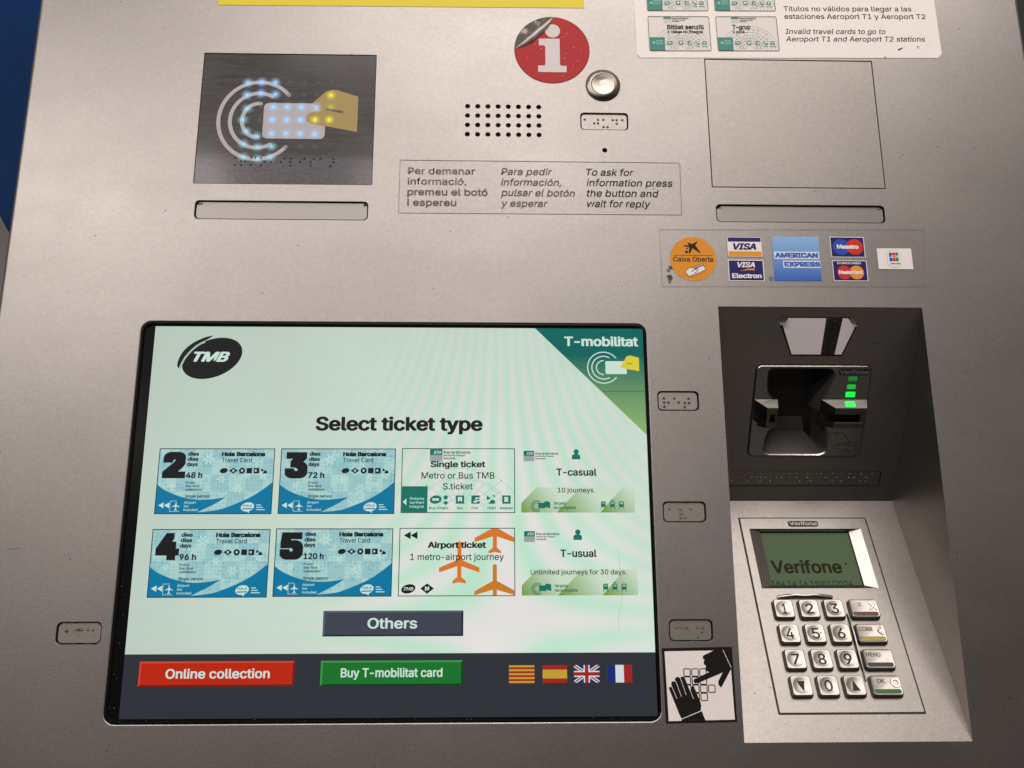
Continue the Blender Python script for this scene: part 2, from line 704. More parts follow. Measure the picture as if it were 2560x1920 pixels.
# ------------------------------------------------------------------ ticket machine
machine = thing('ticket_machine', (40, -420, -120),
                'silver grey ticket machine face with a lit touch screen, card reader and keypad recess', 'ticket machine')
X0, X1, Y0, Y1 = -325.6, 401.0, -420.0, 620.0
HOLES = {
    'screen': (-231.5, -53.7, 109.8, 203.8, 7), 'niche': (160.1, -66.3, 302.3, 216.8, 0),
    'reader': (-205.1, 305.6, -80.4, 409.2, .4), 'blank': (161.0, 306.4, 286.0, 409.7, .6),
    'slot_r': (162.9, 279.8, 283.4, 293.1, 3), 'slot_l': (-202.6, 278.7, -82.5, 292.6, 3),
    'b1': (68.2, 350.7, 102.6, 364.2, 2.6), 'b2': (115.6, 143.1, 143.2, 156.5, 2.8), 'b3': (116.0, 68.7, 144.0, 82.2, 2.8),
    'b4': (116.7, -6.0, 144.3, 7.5, 2.8), 'b5': (-265.2, -6.4, -237.8, 7.1, 3.0),
}
fp = MB()
loops = []
for nm, (a, b, c, d, r) in HOLES.items():
    if nm == 'niche':
        g = 0
    else:
        g = .55 if nm == 'screen' else .25
    outer = rr(a, b, c, d, r, 6, g)
    loops.append(outer)
    inner = rr(a, b, c, d, r, 6, 0)
    if g:
        fp.loft([[(p[0], p[1], -.25) for p in inner], [(p[0], p[1], 0) for p in outer]][::-1], PAINT)
        fp.loft([[(p[0], p[1], -.25) for p in inner], [(p[0], p[1], -4) for p in inner]], EDGE)
holes32 = [(-13.45 + 7.36 * i, 368.4 - 7.47 * j) for j in range(4) for i in range(8)] + [(85.1, 334.5)]
for hx, hy in holes32:
    c0 = oval(hx, hy, 1.85, None, 18)
    loops.append(c0)
    fp.loft([[(p[0], p[1], 0) for p in c0], [(p[0], p[1], -2) for p in c0]], EDGE)
fp.poly([(X0, Y0), (X1, Y0), (X1, Y1), (X0, Y1)], 0, PAINT, loops)
for side, xs in ((-1, X0), (1, X1)):
    prof = [(xs + side * 3 * math.sin(a), -3 + 3 * math.cos(a)) for a in [i * PI / 16 for i in range(9)]] + [(xs + side * 3, -250)]
    vs, fs = [], []
    for px_, pz in prof:
        vs += [(px_, Y0, pz), (px_, Y1, pz)]
    for i in range(len(prof) - 1):
        q = (2 * i, 2 * i + 2, 2 * i + 3, 2 * i + 1)
        fs.append(q if side > 0 else q[::-1])
    fp.add(vs, fs[:-1], PAINT)
    fp.add(vs, fs[-1:], BODY)
fp.add([(X0, Y0, 0), (X1, Y0, 0), (X1, Y0, -250), (X0, Y0, -250), (X0, Y1, 0), (X1, Y1, 0), (X1, Y1, -250), (X0, Y1, -250)],
       [(0, 3, 2, 1), (4, 5, 6, 7), (3, 7, 6, 2)], BODY)
fp.build('front_panel', O, machine, 40)

# recess for the payment devices
ni = MB()
a, b, c, d = 160.1, -66.3, 302.3, 216.8
niU = MB(UPPER)
niU.poly([(a, 0), (c, 0), (c, UPPER_LEN), (a, UPPER_LEN)], 0, PAINT_IN, [rr(176.5, 11.8, 291.4, 24.4, 2.2), rr(191.6, 37.4, 272.0, 105.1, 3, 5)])
lo = MB(LOWER)
lo.poly([(a, 0), (c, 0), (c, LOWER_LEN), (a, LOWER_LEN)], 0, PAINT_IN, [rr(190.6, 105.9, 272.9, 155.5)])
for src in (niU, lo):
    ni.v += src.v
    base = len(ni.v) - len(src.v)
    for f in src.f:
        ni.f.append(tuple(base + i for i in f)); ni.m.append(0)
ni.mats.append(PAINT_IN)
ni.add([(c, b, 0), (c, d, 0), (c, 93.5, -82), (a, b, 0), (a, d, 0), (a, 93.5, -82)], [(0, 1, 2), (3, 5, 4)], PAINT_IN)
ni.build('payment_recess', O, machine)


DOTM = mat('dark_dot', (.09, .08, .072, 1), .45, .6)


def braille_dots(mb, dots, z, r=.72, h=.5, material=None):
    for x, y in dots:
        mb.poly(oval(x, y, r + .12, None, 12), z + .03, DOTM)
        mb.dome(x, y - .05, z, r * .9, h, material or DOTM, 12, 4)


PLATES = [
    ('b1', [(71.4, 359.5), (81.1, 359.4), (85.0, 359.4), (91.8, 359.3), (94.6, 359.3), (98.7, 359.4), (78.2, 356.5), (81.0, 356.6), (94.6, 356.4), (84.9, 353.6), (87.8, 353.6)],
     'clean braille plate under the round call button'),
    ('b2', [(120.1, 151.8), (127.0, 151.8), (136.7, 151.7), (120.1, 149.0), (123.0, 149.0), (129.9, 149.0), (134.0, 148.7), (136.9, 148.7), (120.2, 146.0), (133.9, 145.9)],
     'braille plate topmost beside the screen'),
    ('b3', [(120.6, 77.6), (127.8, 77.6), (134.4, 77.5), (127.7, 74.4), (127.7, 71.9), (130.5, 71.9)],
     'grimy braille plate with six dots beside the screen'),
    ('b4', [(121.3, 2.7), (124.3, 2.9), (128.0, 2.6), (134.9, 2.5), (138.1, 2.5), (137.7, -.1), (134.9, -3.0)],
     'grimy braille plate just above the hand pictogram'),
    ('b5', [(-260.0, 2.2), (-252.7, 2.7), (-250.1, 2.4), (-246.5, 2.4), (-243.4, 2.4)],
     'worn dirty braille plate left of the screen'),
]
GRIME = mat('grime', (.045, .035, .027, 1), .8)
WORN = scuffed(mat('worn_braille', (.26, .24, .215, 1), .5, .7), 160, .8, (.12, .10, .085, 1), (.55, .75))
for nm, dots, lab in PLATES:
    a, b, c, d, r = HOLES[nm]
    mb = MB()
    worn = nm in ('b3', 'b4', 'b5')
    zz = -1.3
    mb.box(a - 1, b - 1, -6, c + 1, d + 1, -3.6, EDGE)
    mb.plate(rr(a + .6, b + .75, c - .6, d - .5, r), -4, zz, WORN if worn else BRAILLEM, EDGE, .2)
    braille_dots(mb, dots, zz, .85, .55, WORN if worn else DOTM)
    if nm == 'b5':
        for gx, gy, gr in ((-259.9, 2.2, 1.0), (-259.2, 1.2, .8), (-252.8, 2.5, 1.2), (-251.4, 2.3, 1.1), (-249.9, 2.2, .8)):
            mb.poly(oval(gx, gy, gr, gr * .8, 11, 20), zz + .06, GRIME)
    if worn:
        for k in range(16):
            t = random.random()
            gx = a + r + (c - a - 2 * r) * t
            mb.poly(oval(gx, (b if k % 3 else d) + (.45 if k % 3 else -.45), random.uniform(.5, 1.6), random.uniform(.2, .5), 9), zz + .05, GRIME)
        for px_, py_, sx_ in ((a + .7, b + .7, 1), (c - .7, b + .7, -1), (a + .7, d - .7, 1), (c - .7, d - .7, -1)):
            mb.poly(oval(px_ + sx_ * .8, py_, 1.3, .9, 10), zz + .055, GRIME)
    o = mb.build('braille_plate', ((a + c) / 2, (b + d) / 2, 0), machine, 50)
    o['label'] = lab
wb = MB(UPPER)
wb.plate(rr(176.8, 12.1, 291.1, 24.1, 2), -3, -.8, PLATE, EDGE, .2)
rows = (21.4, 18.4, 15.4)
for k, (xb, pat) in enumerate([(181.5, '101'), (184.5, '110'), (188, '010'), (193, '101'), (196, '110'), (199.5, '110'), (202.5, '111'), (206.5, '010'), (210, '101'), (214, '010'), (218, '011'), (224, '100'), (229, '110'), (232, '001'),
                               (237, '110'), (240, '101'), (244, '100'), (247, '100'), (251, '010'), (256, '101'), (259, '010'), (263, '101'), (268, '110'), (272, '010'), (277, '101'), (281, '011'), (285, '100')]):
    for j, ch in enumerate(pat):
        if ch == '1':
            wb.dome(xb, rows[j], -.8, .7, .5, PLATE, 10, 3)
wb.loft([[(p[0], p[1], 0) for p in rr(176.5, 11.8, 291.4, 24.4, 2.2)], [(p[0], p[1], -3) for p in rr(176.5, 11.8, 291.4, 24.4, 2.2)]], EDGE)
wb.build('braille_plate', tuple(UPPER @ Vector((234, 18, 0))), machine, 50)['label'] = 'long braille strip under the card reader'

# speaker, microphone
sp = MB()
sp.box(-22, 338, -14, 47, 377, -5, DARKM)
sp.build('speaker', (12, 357, -5), machine)
mi = MB()
mi.plate(oval(85.1, 334.5, 3.2, None, 20), -12, -5, DARKM, None, .3)
mi.build('microphone', (85.1, 334.5, -5), machine)

# blank inset plate and two long label slots
bl = MB()
bl.plate(rr(161.45, 306.85, 285.55, 409.25, .4), -4, -.15, BLANK, EDGE, .15)
bl.build('blank_plate', (223, 358, 0), machine)
for nm in ('slot_r', 'slot_l'):
    a, b, c, d, r = HOLES[nm]
    mb = MB()
    mb.plate(rr(a + .7, b + .9, c - .7, d - .5, r), -4, -1.6, SLOTP, EDGE, .1)
    mb.box(a - 2, b - 2, -6, c + 2, d + 2, -3.6, EDGE)
    for k in range(10):
        gx = a + 1.2 + random.random() * 3 if k < 7 else c - 2 - random.random() * 2
        mb.poly(oval(gx, d - 1.2 - random.random() * 1.4, random.uniform(.4, 1.1), random.uniform(.3, .7), 9), -1.55, GRIME)
    mb.build('label_slot', ((a + c) / 2, (b + d) / 2, 0), machine)['label'] = 'empty slot under the ' + ('blank plate' if nm == 'slot_r' else 'contactless reader')

# call button
BX, BY = 85.2, 386.6


def brushed(name, base, rough):
    m = mat(name, base, rough, 1.0)
    n, l, p = nodes_of(m)
    t = n.new('ShaderNodeTangent')
    t.direction_type = 'RADIAL'
    t.axis = 'Z'
    l.new(t.outputs[0], p.inputs['Tangent'])
    p.inputs['Anisotropic'].default_value = .85
    return m


STEEL = brushed('turned_steel', (.34, .315, .28, 1), .28)
STEEL2 = brushed('turned_steel_rim', (.38, .355, .31, 1), .32)


def ring_loop(cx, cy, r, z, n=56):
    return [(cx + r * math.cos(2 * PI * i / n), cy + r * math.sin(2 * PI * i / n), z) for i in range(n)]


bt = MB()
bt.loft([ring_loop(BX, BY, r, z) for r, z in ((12.7, 0), (12.7, .7), (12.4, 1.0), (9.2, 2.3), (8.95, 2.35), (8.8, 2.1))], STEEL2)
bt.loft([ring_loop(BX, BY, r, z) for r, z in ((8.8, 2.1), (8.8, .6), (8.3, .6))], EDGE)
btn = bt.build('call_button', (BX, BY, 0), machine, 35)
bc = MB()
bc.loft([ring_loop(BX, BY, r, z) for r, z in ((8.55, .6), (8.55, 2.1), (8.3, 2.45))], mat('steel_lip', (.8, .76, .68, 1), .2, 1.0))
bc.loft([ring_loop(BX, BY, r, z) for r, z in ((8.3, 2.45), (7.8, 2.35), (6, 1.95), (4, 1.62), (2, 1.45), (.4, 1.40))], STEEL, cap=True)
bc.build('button_cap', (BX, BY, 0), btn, 35)

# ------------------------------------------------------------------ touch screen
ZD = -2.0
ts = MB()
a, b, c, d, r = HOLES['screen']
loopA = rr(a + .2, b + .2, c - .2, d - .2, 7, 8)
loopB = rr(a + 1.4, b + 1.3, c - .9, d - 1.1, 6, 8)
loopC = rr(a + 2.2, b + 1.8, c - 1.2, d - 1.6, 5.4, 8)
ts.loft([[(p[0], p[1], -4) for p in loopA], [(p[0], p[1], -.6) for p in loopA], [(p[0], p[1], -.3) for p in loopB],
         [(p[0], p[1], ZD - .3) for p in loopC]], BLACK)
ts.poly(loopC, ZD - .3, GLOSSBLACK)
DUST = mat('dust_fleck', (.35, .33, .30, 1), .8)
for k in range(46):
    e_ = random.random()
    if k % 3:
        q = (a + 3 + (c - a - 6) * e_, b + .9 + random.random() * 1.6)
    else:
        q = (a + 2.2 + random.random() * 4, b + 2 + (d - b) * .35 * e_)
    ts.poly(oval(q[0], q[1], random.uniform(.06, .28), random.uniform(.06, .2), 7, random.uniform(0, 90)), ZD + .02, DUST)
screen = ts.build('touch_screen', O, machine, 40)

DX0, DY0, DX1, DY1 = -222.6, -50.6, 107.6, 200.9
Z = lambda k: ZD + k * LAYER
dp = MB()
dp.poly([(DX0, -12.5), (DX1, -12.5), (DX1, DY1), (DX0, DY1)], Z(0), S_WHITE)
dp.poly([(DX0, DY0), (DX1, DY0), (DX1, -12.5), (DX0, -12.5)], Z(0), S_DARK)
dp.text('Select ticket type', -111.8, 129.3, Z(1), S_BLACK, 9.4, 110.2, .032)
# round transport logo
dp.poly(oval(-183.0, 178.6, 20.6, 13.2, 44, 22), Z(1), S_BLACK)
cres = [(-206.2, 174.0), (-204.0, 180.5), (-198.5, 187.6), (-190, 192.2), (-186.5, 193.2), (-192, 189.2), (-198.6, 183.2), (-203.0, 176.4), (-204.6, 171.6)]
dp.poly(smooth_line([(-204.7, 171.2), (-205.9, 174.6), (-203.6, 181.8), (-198.0, 188.2), (-189.5, 193.0), (-183, 194.6)], 6)
        + smooth_line([(-187.4, 191.6), (-193.5, 188.2), (-199.6, 182.4), (-203.0, 176.2), (-204.7, 171.2)], 6), Z(2), S_BLACK)
dp.stroke(smooth_line([(-203.6, 171.8), (-201.6, 177.6), (-197.6, 183.4), (-192.6, 188.0), (-188.6, 190.0)], 6), 1.1, Z(3), shine('logo_gap', 168, 192, 176))
dp.text('TMB', -195.4, 176.1, Z(3), S_TEXT, 7.0, 24, .04, .35)
# corner flag
dp.poly([(DX1, DY1), (33.9, DY1), (DX1, 126.9)], Z(1), S_CORNER)
dp.stroke([(78.9, 156.7), (DX1, 156.7)], .35, Z(2), S_TEAL)
dp.text('T-mobilitat', 53.6, 188.3, Z(2), S_TEXT, 6.8, 50.6, .03)
for rad, a0, a1 in ((10.9, 38, 322), (8.0, 60, 300), (4.9, 88, 272)):
    dp.arc(80.1, 173.2, rad, .75, a0, a1, Z(2), S_TEXT)
dp.poly(rr(81.3, 168.7, 95.8, 177.8, .8, 4), Z(2), S_TEXT)
HANDY = [(91.6, 174.0), (93.6, 177.2), (96.0, 181.2), (98.5, 181.8), (104.3, 180.2), (104.2, 170.8), (92.6, 172.8), (91.6, 173.2)]
dp.poly(HANDY, Z(3), S_YEL)
dp.stroke([(96, 176.4), (99.8, 175.8)], .45, Z(4), S_TEAL)
dp.build('display', O, screen)

# ticket tiles
S_MID = shine('tile_glyph', 20, 30, 38)


def travel_tile(x, y, days, hours, lab):
    t = MB()
    W, H = 74.4, 42.4
    X = lambda u: x + u
    Y = lambda v: y - v
    t.poly([(x, y - H), (x + W, y - H), (x + W, y), (x, y)], Z(1), S_MOSAIC)
    wave = [(0, 23.5)] + smooth_line([(0, 23.5), (5, 27), (12.8, 30.4), (20, 32.4), (28, 33.4), (37, 32.9), (45, 31.5)], 4)[1:] \
        + smooth_line([(45, 31.5), (38, 36), (27.2, 41.4)], 4)[1:] + smooth_line([(27.2, 41.4), (36, 40.6), (43.5, 39.0), (58, 33), (67, 27.5), (74.4, 21.6)], 4)[1:]
    t.poly([(X(u), Y(v)) for u, v in wave] + [(x + W, y - H), (x, y - H)], Z(2), S_BLUE)
    # ornament of the tile pattern
    for u, v, rr_ in ((32, 7, 4), (52, 26, 3.6), (68, 17, 3.4), (41, 20, 3), (10, 24, 2.6), (58, 17.5, 2.4)):
        for k in range(6):
            t.poly(oval(X(u) + rr_ * .55 * math.cos(k * PI / 3), Y(v) + rr_ * .55 * math.sin(k * PI / 3), rr_ * .42, rr_ * .16, 8, k * 60), Z(2) + .02, S_PALE)
    t.text(days, X(2.6), Y(19.4), Z(3), S_BLACK, 17.2, 14.9, .058)
    for k, s in enumerate(('dies', 'días', 'days')):
        t.text(s, X(18.3 - .2 * k), Y(4.6 + 3.45 * k), Z(3), S_MID, 2.6, 7.2, .04)
    t.text(hours, X(18), Y(19.3), Z(3), S_MID, 3.9, 10.6 if len(hours) < 5 else 12.8, .035)
    for k, (s, w_) in enumerate((('From', 6.2), ('the first', 9), ('validation', 10.8))):
        t.text(s, X(18.3), Y(23.0 + 2.25 * k), Z(3), S_MID, 1.5, w_, .05)
    t.text('Single person', X(18.4), Y(32.0), Z(3), S_MID, 1.9, 15.6, .05)
    t.text('Hola Barcelona', X(40.2), Y(4.9), Z(3), S_MID, 2.9, 28.2, .05)
    t.text('Travel Card', X(40.4), Y(8.8), Z(3), S_MID, 2.9, 19.6, .01)
    gy = Y(14.4)
    t.poly(oval(X(42.2), gy, 2.6, 1.7, 16, 12), Z(3), S_MID)
    t.poly([(X(45.6), gy), (X(48.4), gy - 1.9), (X(51.2), gy), (X(48.4), gy + 1.9)], Z(3), S_MID)
    t.poly(oval(X(54.0), gy, 2.0, 2.0, 16), Z(3), S_MID)
    t.poly(rr(X(56.9), gy - 1.8, X(60.5), gy + 1.8), Z(3), S_MID)
    t.poly(rr(X(61.5), gy - 1.8, X(65.1), gy + 1.8), Z(3), S_MID)
    t.poly([(X(66.4), gy + 1.7), (X(68.4), gy + .2), (X(66.4), gy - .6)], Z(3), S_MID)
    t.poly([(X(67.2), gy - 1.8), (X(70.2), gy - 1.8), (X(70.2), gy - .4), (X(68.7), gy + .4)], Z(3), S_MID)
    for u in (48.4, 54.0, 62.9):
        t.poly(rr(X(u) - .6, gy - .6, X(u) + .6, gy + .7), Z(4), S_PALE)
    for u in (1.9, 5.6):
        t.poly([(X(u), Y(37.0)), (X(u + 3.4), Y(38.9)), (X(u + 3.4), Y(35.1))], Z(3), S_TEXT)
    t.stroke([(X(15.5), Y(40.9)), (X(9.4), Y(40.9)), (X(9.4), Y(34.2)), (X(13.4), Y(34.2))], .25, Z(3), S_TEXT)
    t.poly([(X(13), Y(34.8)), (X(13.4), Y(34.8)), (X(13.5), Y(36.6)), (X(16), Y(38.2)), (X(13.5), Y(37.8)), (X(13.4), Y(39.4)), (X(14.4), Y(40.2)),
            (X(12.0), Y(40.2)), (X(12.9), Y(39.4)), (X(12.8), Y(37.8)), (X(10.4), Y(38.2)), (X(12.8), Y(36.6))], Z(3), S_TEXT)
    for k, (s, w_) in enumerate((('Airport', 7.6), ('fare', 3), ('included', 9))):
        t.text(s, X(18.2), Y(35.9 + 2.35 * k), Z(3), S_TEXT, 1.5, w_, .0)
    t.poly(oval(X(59.0), Y(38.0), 4.3, 2.9, 20, 12), Z(3), S_TEXT)
    t.poly([(X(58), Y(40.2)), (X(60.4), Y(40.6)), (X(60.2), Y(42.0))], Z(3), S_TEXT)
    t.text('HOLA', X(56.0), Y(37.9), Z(4), S_BLUE, 1.5, 6.0, .05)
    t.stroke([(X(55.6), Y(39.3)), (X(62.2), Y(39.1))], .7, Z(4), S_BLUE)
    for k, w_ in enumerate((3, 4.2, 5.6)):
        t.stroke([(X(64.6), Y(36.7 + 1.5 * k)), (X(64.6 + w_), Y(36.7 + 1.5 * k))], .6, Z(3), S_PALE)
    t.stroke([(x, y - H), (x + W, y - H), (x + W, y), (x, y)], .55, Z(4), S_LINE, True)
    t.build('ticket_tile', O, screen)['label'] = lab


S_PALE = shine('pale_mosaic', 186, 218, 208)
travel_tile(-212.1, 116.9, '2', '48 h', 'blue travel card tile for 2 days')
travel_tile(-133.2, 117.0, '3', '72 h', 'blue travel card tile for 3 days')
travel_tile(-212.0, 64.4, '4', '96 h', 'blue travel card tile for 4 days')
travel_tile(-133.5, 64.8, '5', '120 h', 'blue travel card tile for 5 days')


def area_logo(t, x, y, wd, ink, dark, grey, z, text_w=15):
    """teal and grey square with three small lines of lettering"""
    t.poly(rr(x, y - wd * .48, x + wd, y), z, ink)
    t.poly(rr(x, y - wd, x + wd, y - wd * .48), z, grey)
    t.text('ATM', x + wd * .3, y - wd * .4, z + LAYER, S_TEXT if ink is S_GREENINK else PAPER, wd * .26, wd * .6, .04)
    t.text('Àrea de Barcelona', x + wd + .6, y - wd * .36, z, dark, wd * .22, text_w, .04)
    t.text('Autoritat del Transport', x + wd + .6, y - wd * .58, z, dark, wd * .15, text_w * .82, .05)
    t.text('Metropolità', x + wd + .6, y - wd * .82, z, dark, wd * .15, text_w * .45, .05)


def radial_net(t, cx, cy, radii, ry, z, ink, w, spokes, clip):
    """fan of arcs and spokes with end dots, kept inside the clip box"""
    x0, y0, x1, y1 = clip
    ok = lambda p: x0 <= p[0] <= x1 and y0 <= p[1] <= y1
    for rad in radii:
        run = []
        for p in oval(cx, cy, rad, rad * ry, 60, 0, 0, 180) + [None]:
            if p is not None and ok(p):
                run.append(p)
            else:
                if len(run) > 1:
                    t.stroke(run, w, z, ink)
                run = []
    for ang, r0, r1 in spokes:
        p = [(cx + r * math.cos(math.radians(ang)), cy + r * ry * math.sin(math.radians(ang))) for r in (r0, r1)]
        if ok(p[0]) and ok(p[1]):
            t.stroke(p, w, z, ink)
            t.poly(oval(p[1][0], p[1][1], w * 2.2, None, 8), z, ink)


def transport_icons(t, xs, y, s, ink, paper, z):
    t.poly(oval(xs[0], y, s * 1.15, s * .8, 18, 10), z, ink)
    t.stroke([(xs[0] - s * .6, y), (xs[0] + s * .6, y)], s * .4, z + LAYER, paper)
    for k in (1, 2, 4):
        t.poly(rr(xs[k] - s * .8, y - s * .8, xs[k] + s * .8, y + s * .8), z, ink)
    t.poly(rr(xs[1] - s * .4, y - s * .5, xs[1] + s * .4, y + s * .5), z + LAYER, paper)
    t.poly(rr(xs[1] - s * .4, y - s * .1, xs[1] + s * .4, y + s * .3), z + 2 * LAYER, ink) if False else None
    t.poly([(xs[1] - s * .4, y - s * .5), (xs[1], y - s * .15), (xs[1] + s * .4, y - s * .5)], z + 2 * LAYER, ink)
    t.stroke(smooth_line([(xs[2] - s * .4, y - s * .5), (xs[2] + s * .1, y - s * .1), (xs[2] + s * .1, y + s * .3), (xs[2] + s * .8, y + s * .2)], 4), s * .2, z + LAYER, paper)
    t.stroke(smooth_line([(xs[2] - s * .1, y - s * .6), (xs[2] + s * .5, y - s * .2), (xs[2] + s * .8, y - s * .2)], 4), s * .2, z + LAYER, paper)
    t.poly([(xs[3] - s * .8, y + s * .8), (xs[3] - s * .8, y - s * .1), (xs[3], y + s * .2)], z, ink)
    t.poly([(xs[3] - s * .5, y - s * .8), (xs[3] + s * .8, y - s * .8), (xs[3] + s * .8, y - s * .2), (xs[3] + s * .2, y + s * .05)], z, ink)
    t.poly([(xs[3] + s * .2, y + s * .8), (xs[3] + s * .8, y + s * .8), (xs[3] + s * .8, y + s * .4)], z, ink)
    t.text('R', xs[4], y - s * .45, z + LAYER, paper, s * .95, None, .05, 0, 'C')


# single ticket
t = MB()
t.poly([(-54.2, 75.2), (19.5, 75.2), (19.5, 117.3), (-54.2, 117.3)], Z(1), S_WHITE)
radial_net(t, -15.3, 76.5, (27.9, 37.5), .74, Z(2), S_FAINT, .22, [], (-53.8, 75.6, 19.2, 116.8))
radial_net(t, -15.3, 76.5, (11, 15, 21, 29.5), .74, Z(2), S_FAINT, .22,
           [(a_, r0, r1) for a_, r0, r1 in ((150, 10, 30), (135, 12, 32), (122, 8, 24), (108, 10, 36), (95, 8, 28), (84, 10, 37), (70, 6, 33), (58, 12, 27), (45, 10, 37), (33, 9, 30), (20, 12, 34))], (-53.8, 75.6, 19.2, 116.8))
area_logo(t, -36.1, 117.0, 8.2, S_GREENINK, S_BLACK, S_GREY, Z(2), 17.5)
t.text('Single ticket', -35.6, 104.9, Z(4), S_BLACK, 4.1, 35.9, .03)
t.text('Metro or Bus TMB', -41.4, 97.4, Z(4), S_BLACK, 4.2, 47.7, -.004)
t.text('S.ticket', -27.3, 90.3, Z(4), S_BLACK, 4.2, 19.4, -.004)
t.poly(rr(-53.9, 75.5, -37.2, 92.4), Z(3), S_GREENINK)
t.poly([(-53.2, 82.2), (-50.8, 84.4), (-50.8, 80.0)], Z(4), S_TEXT)
for k, s in enumerate(('Sistema', 'tarifari', 'integrat')):
    t.text(s, -48.8, 83.6 - 2.6 * k, Z(4), S_TEXT, 1.6, 9.4, .0)
transport_icons(t, (-31.9, -16.1, -6.0, 4.0, 14.1), 83.7, 3.4, S_GREENINK, S_WHITE, Z(3))
t.text('TMB', -34.2, 82.9, Z(5), S_TEXT, 1.6, 4.6, .04, .3)
t.poly(oval(-25.4, 85.1, 1.4, None, 12), Z(3), S_GREENINK)
t.poly([(-27.2, 81.6), (-25.4, 80.2), (-23.6, 81.6), (-25.4, 83.0)], Z(3), S_GREENINK)
for s, xx, w_ in (('Bus i Metro', -36.0, 12.4), ('Bus', -17.8, 3.6), ('FGC', -8.5, 4.2), ('TRAM', 1.4, 5.8), ('Rodalies', 10.0, 8.4)):
    t.text(s, xx, 77.4, Z(3), S_GREENINK, 1.6, w_, .03)
t.stroke([(-54.2, 75.2), (19.5, 75.2), (19.5, 117.3), (-54.2, 117.3)], .5, Z(4), S_LINE, True)
t.build('ticket_tile', O, screen)['label'] = 'white single ticket tile with green icons'

# airport ticket
t = MB()
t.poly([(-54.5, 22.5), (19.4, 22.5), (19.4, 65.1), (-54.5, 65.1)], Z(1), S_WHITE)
PLANE = [(0, 13), (.9, 12.6), (1.3, 11.8), (1.3, 1.2), (12.9, -3.8), (12.9, -6.8), (1.3, -2.9), (1.3, -9.7), (4.2, -12.0), (4.2, -13.8), (0, -12.9), (-4.2, -13.8), (-4.2, -12.0),
         (-1.3, -9.7), (-1.3, -2.9), (-12.9, -6.8), (-12.9, -3.8), (-1.3, 1.2), (-1.3, 11.8), (-.9, 12.6)]
S_ORANGE2 = shine('deep_orange', 196, 122, 38)
t.poly([(-16.1 + p[0], 43.9 + p[1]) for p in PLANE], Z(2), S_ORANGE)
t.poly([(6.6 + p[0], 62.9 + p[1]) for p in PLANE if p[1] < 1][0:0] + [(8.9, 64.9), (19.1, 59.2), (19.1, 56.2), (7.9, 59.9), (7.9, 52.8), (10.6, 50.5), (10.6, 49.1), (6.6, 50.0), (2.6, 49.1), (2.6, 50.5), (5.3, 52.8),
        (5.3, 59.9), (-6.4, 56.2), (-6.4, 58.9), (4.6, 64.9)], Z(2), S_ORANGE)
t.poly([(6.6, 42.3), (7.5, 42.0), (7.9, 41.2), (7.9, 31.8), (19.1, 25.8), (19.1, 22.9), (7.9, 26.2), (7.9, 22.8), (5.3, 22.8), (5.3, 26.2), (-6.4, 22.9), (-6.4, 25.3), (5.3, 31.8), (5.3, 41.2), (5.7, 42.0)], Z(2), S_ORANGE2)
t.text('Airport ticket', -36.5, 52.5, Z(4), S_BLACK, 4.0, 37.5, .036)
t.text('1 metro-airport journey', -47.6, 44.9, Z(4), S_BLACK, 4.1, 60, -.004)
for xx in (-52.0, -47.6):
    t.poly([(xx, 60.6), (xx + 4.4, 58.2), (xx + 4.4, 63.1)], Z(2), S_BLACK)
t.poly(oval(-48.3, 26.9, 4.6, 2.8, 22, 14), Z(2), S_BLACK)
t.text('TMB', -51.2, 25.9, Z(3), S_TEXT, 2.0, 6.2, .03, .35)
t.poly([(-40.7, 27.1), (-36.4, 23.8), (-32.1, 27.1), (-36.4, 30.3)], Z(2), S_BLACK)
t.text('M', -36.4, 25.7, Z(3), S_TEXT, 2.6, None, .05, 0, 'C')
t.stroke([(-54.5, 22.5), (19.4, 22.5), (19.4, 65.1), (-54.5, 65.1)], .5, Z(4), S_LINE, True)
t.build('ticket_tile', O, screen)['label'] = 'white airport ticket tile with orange planes'


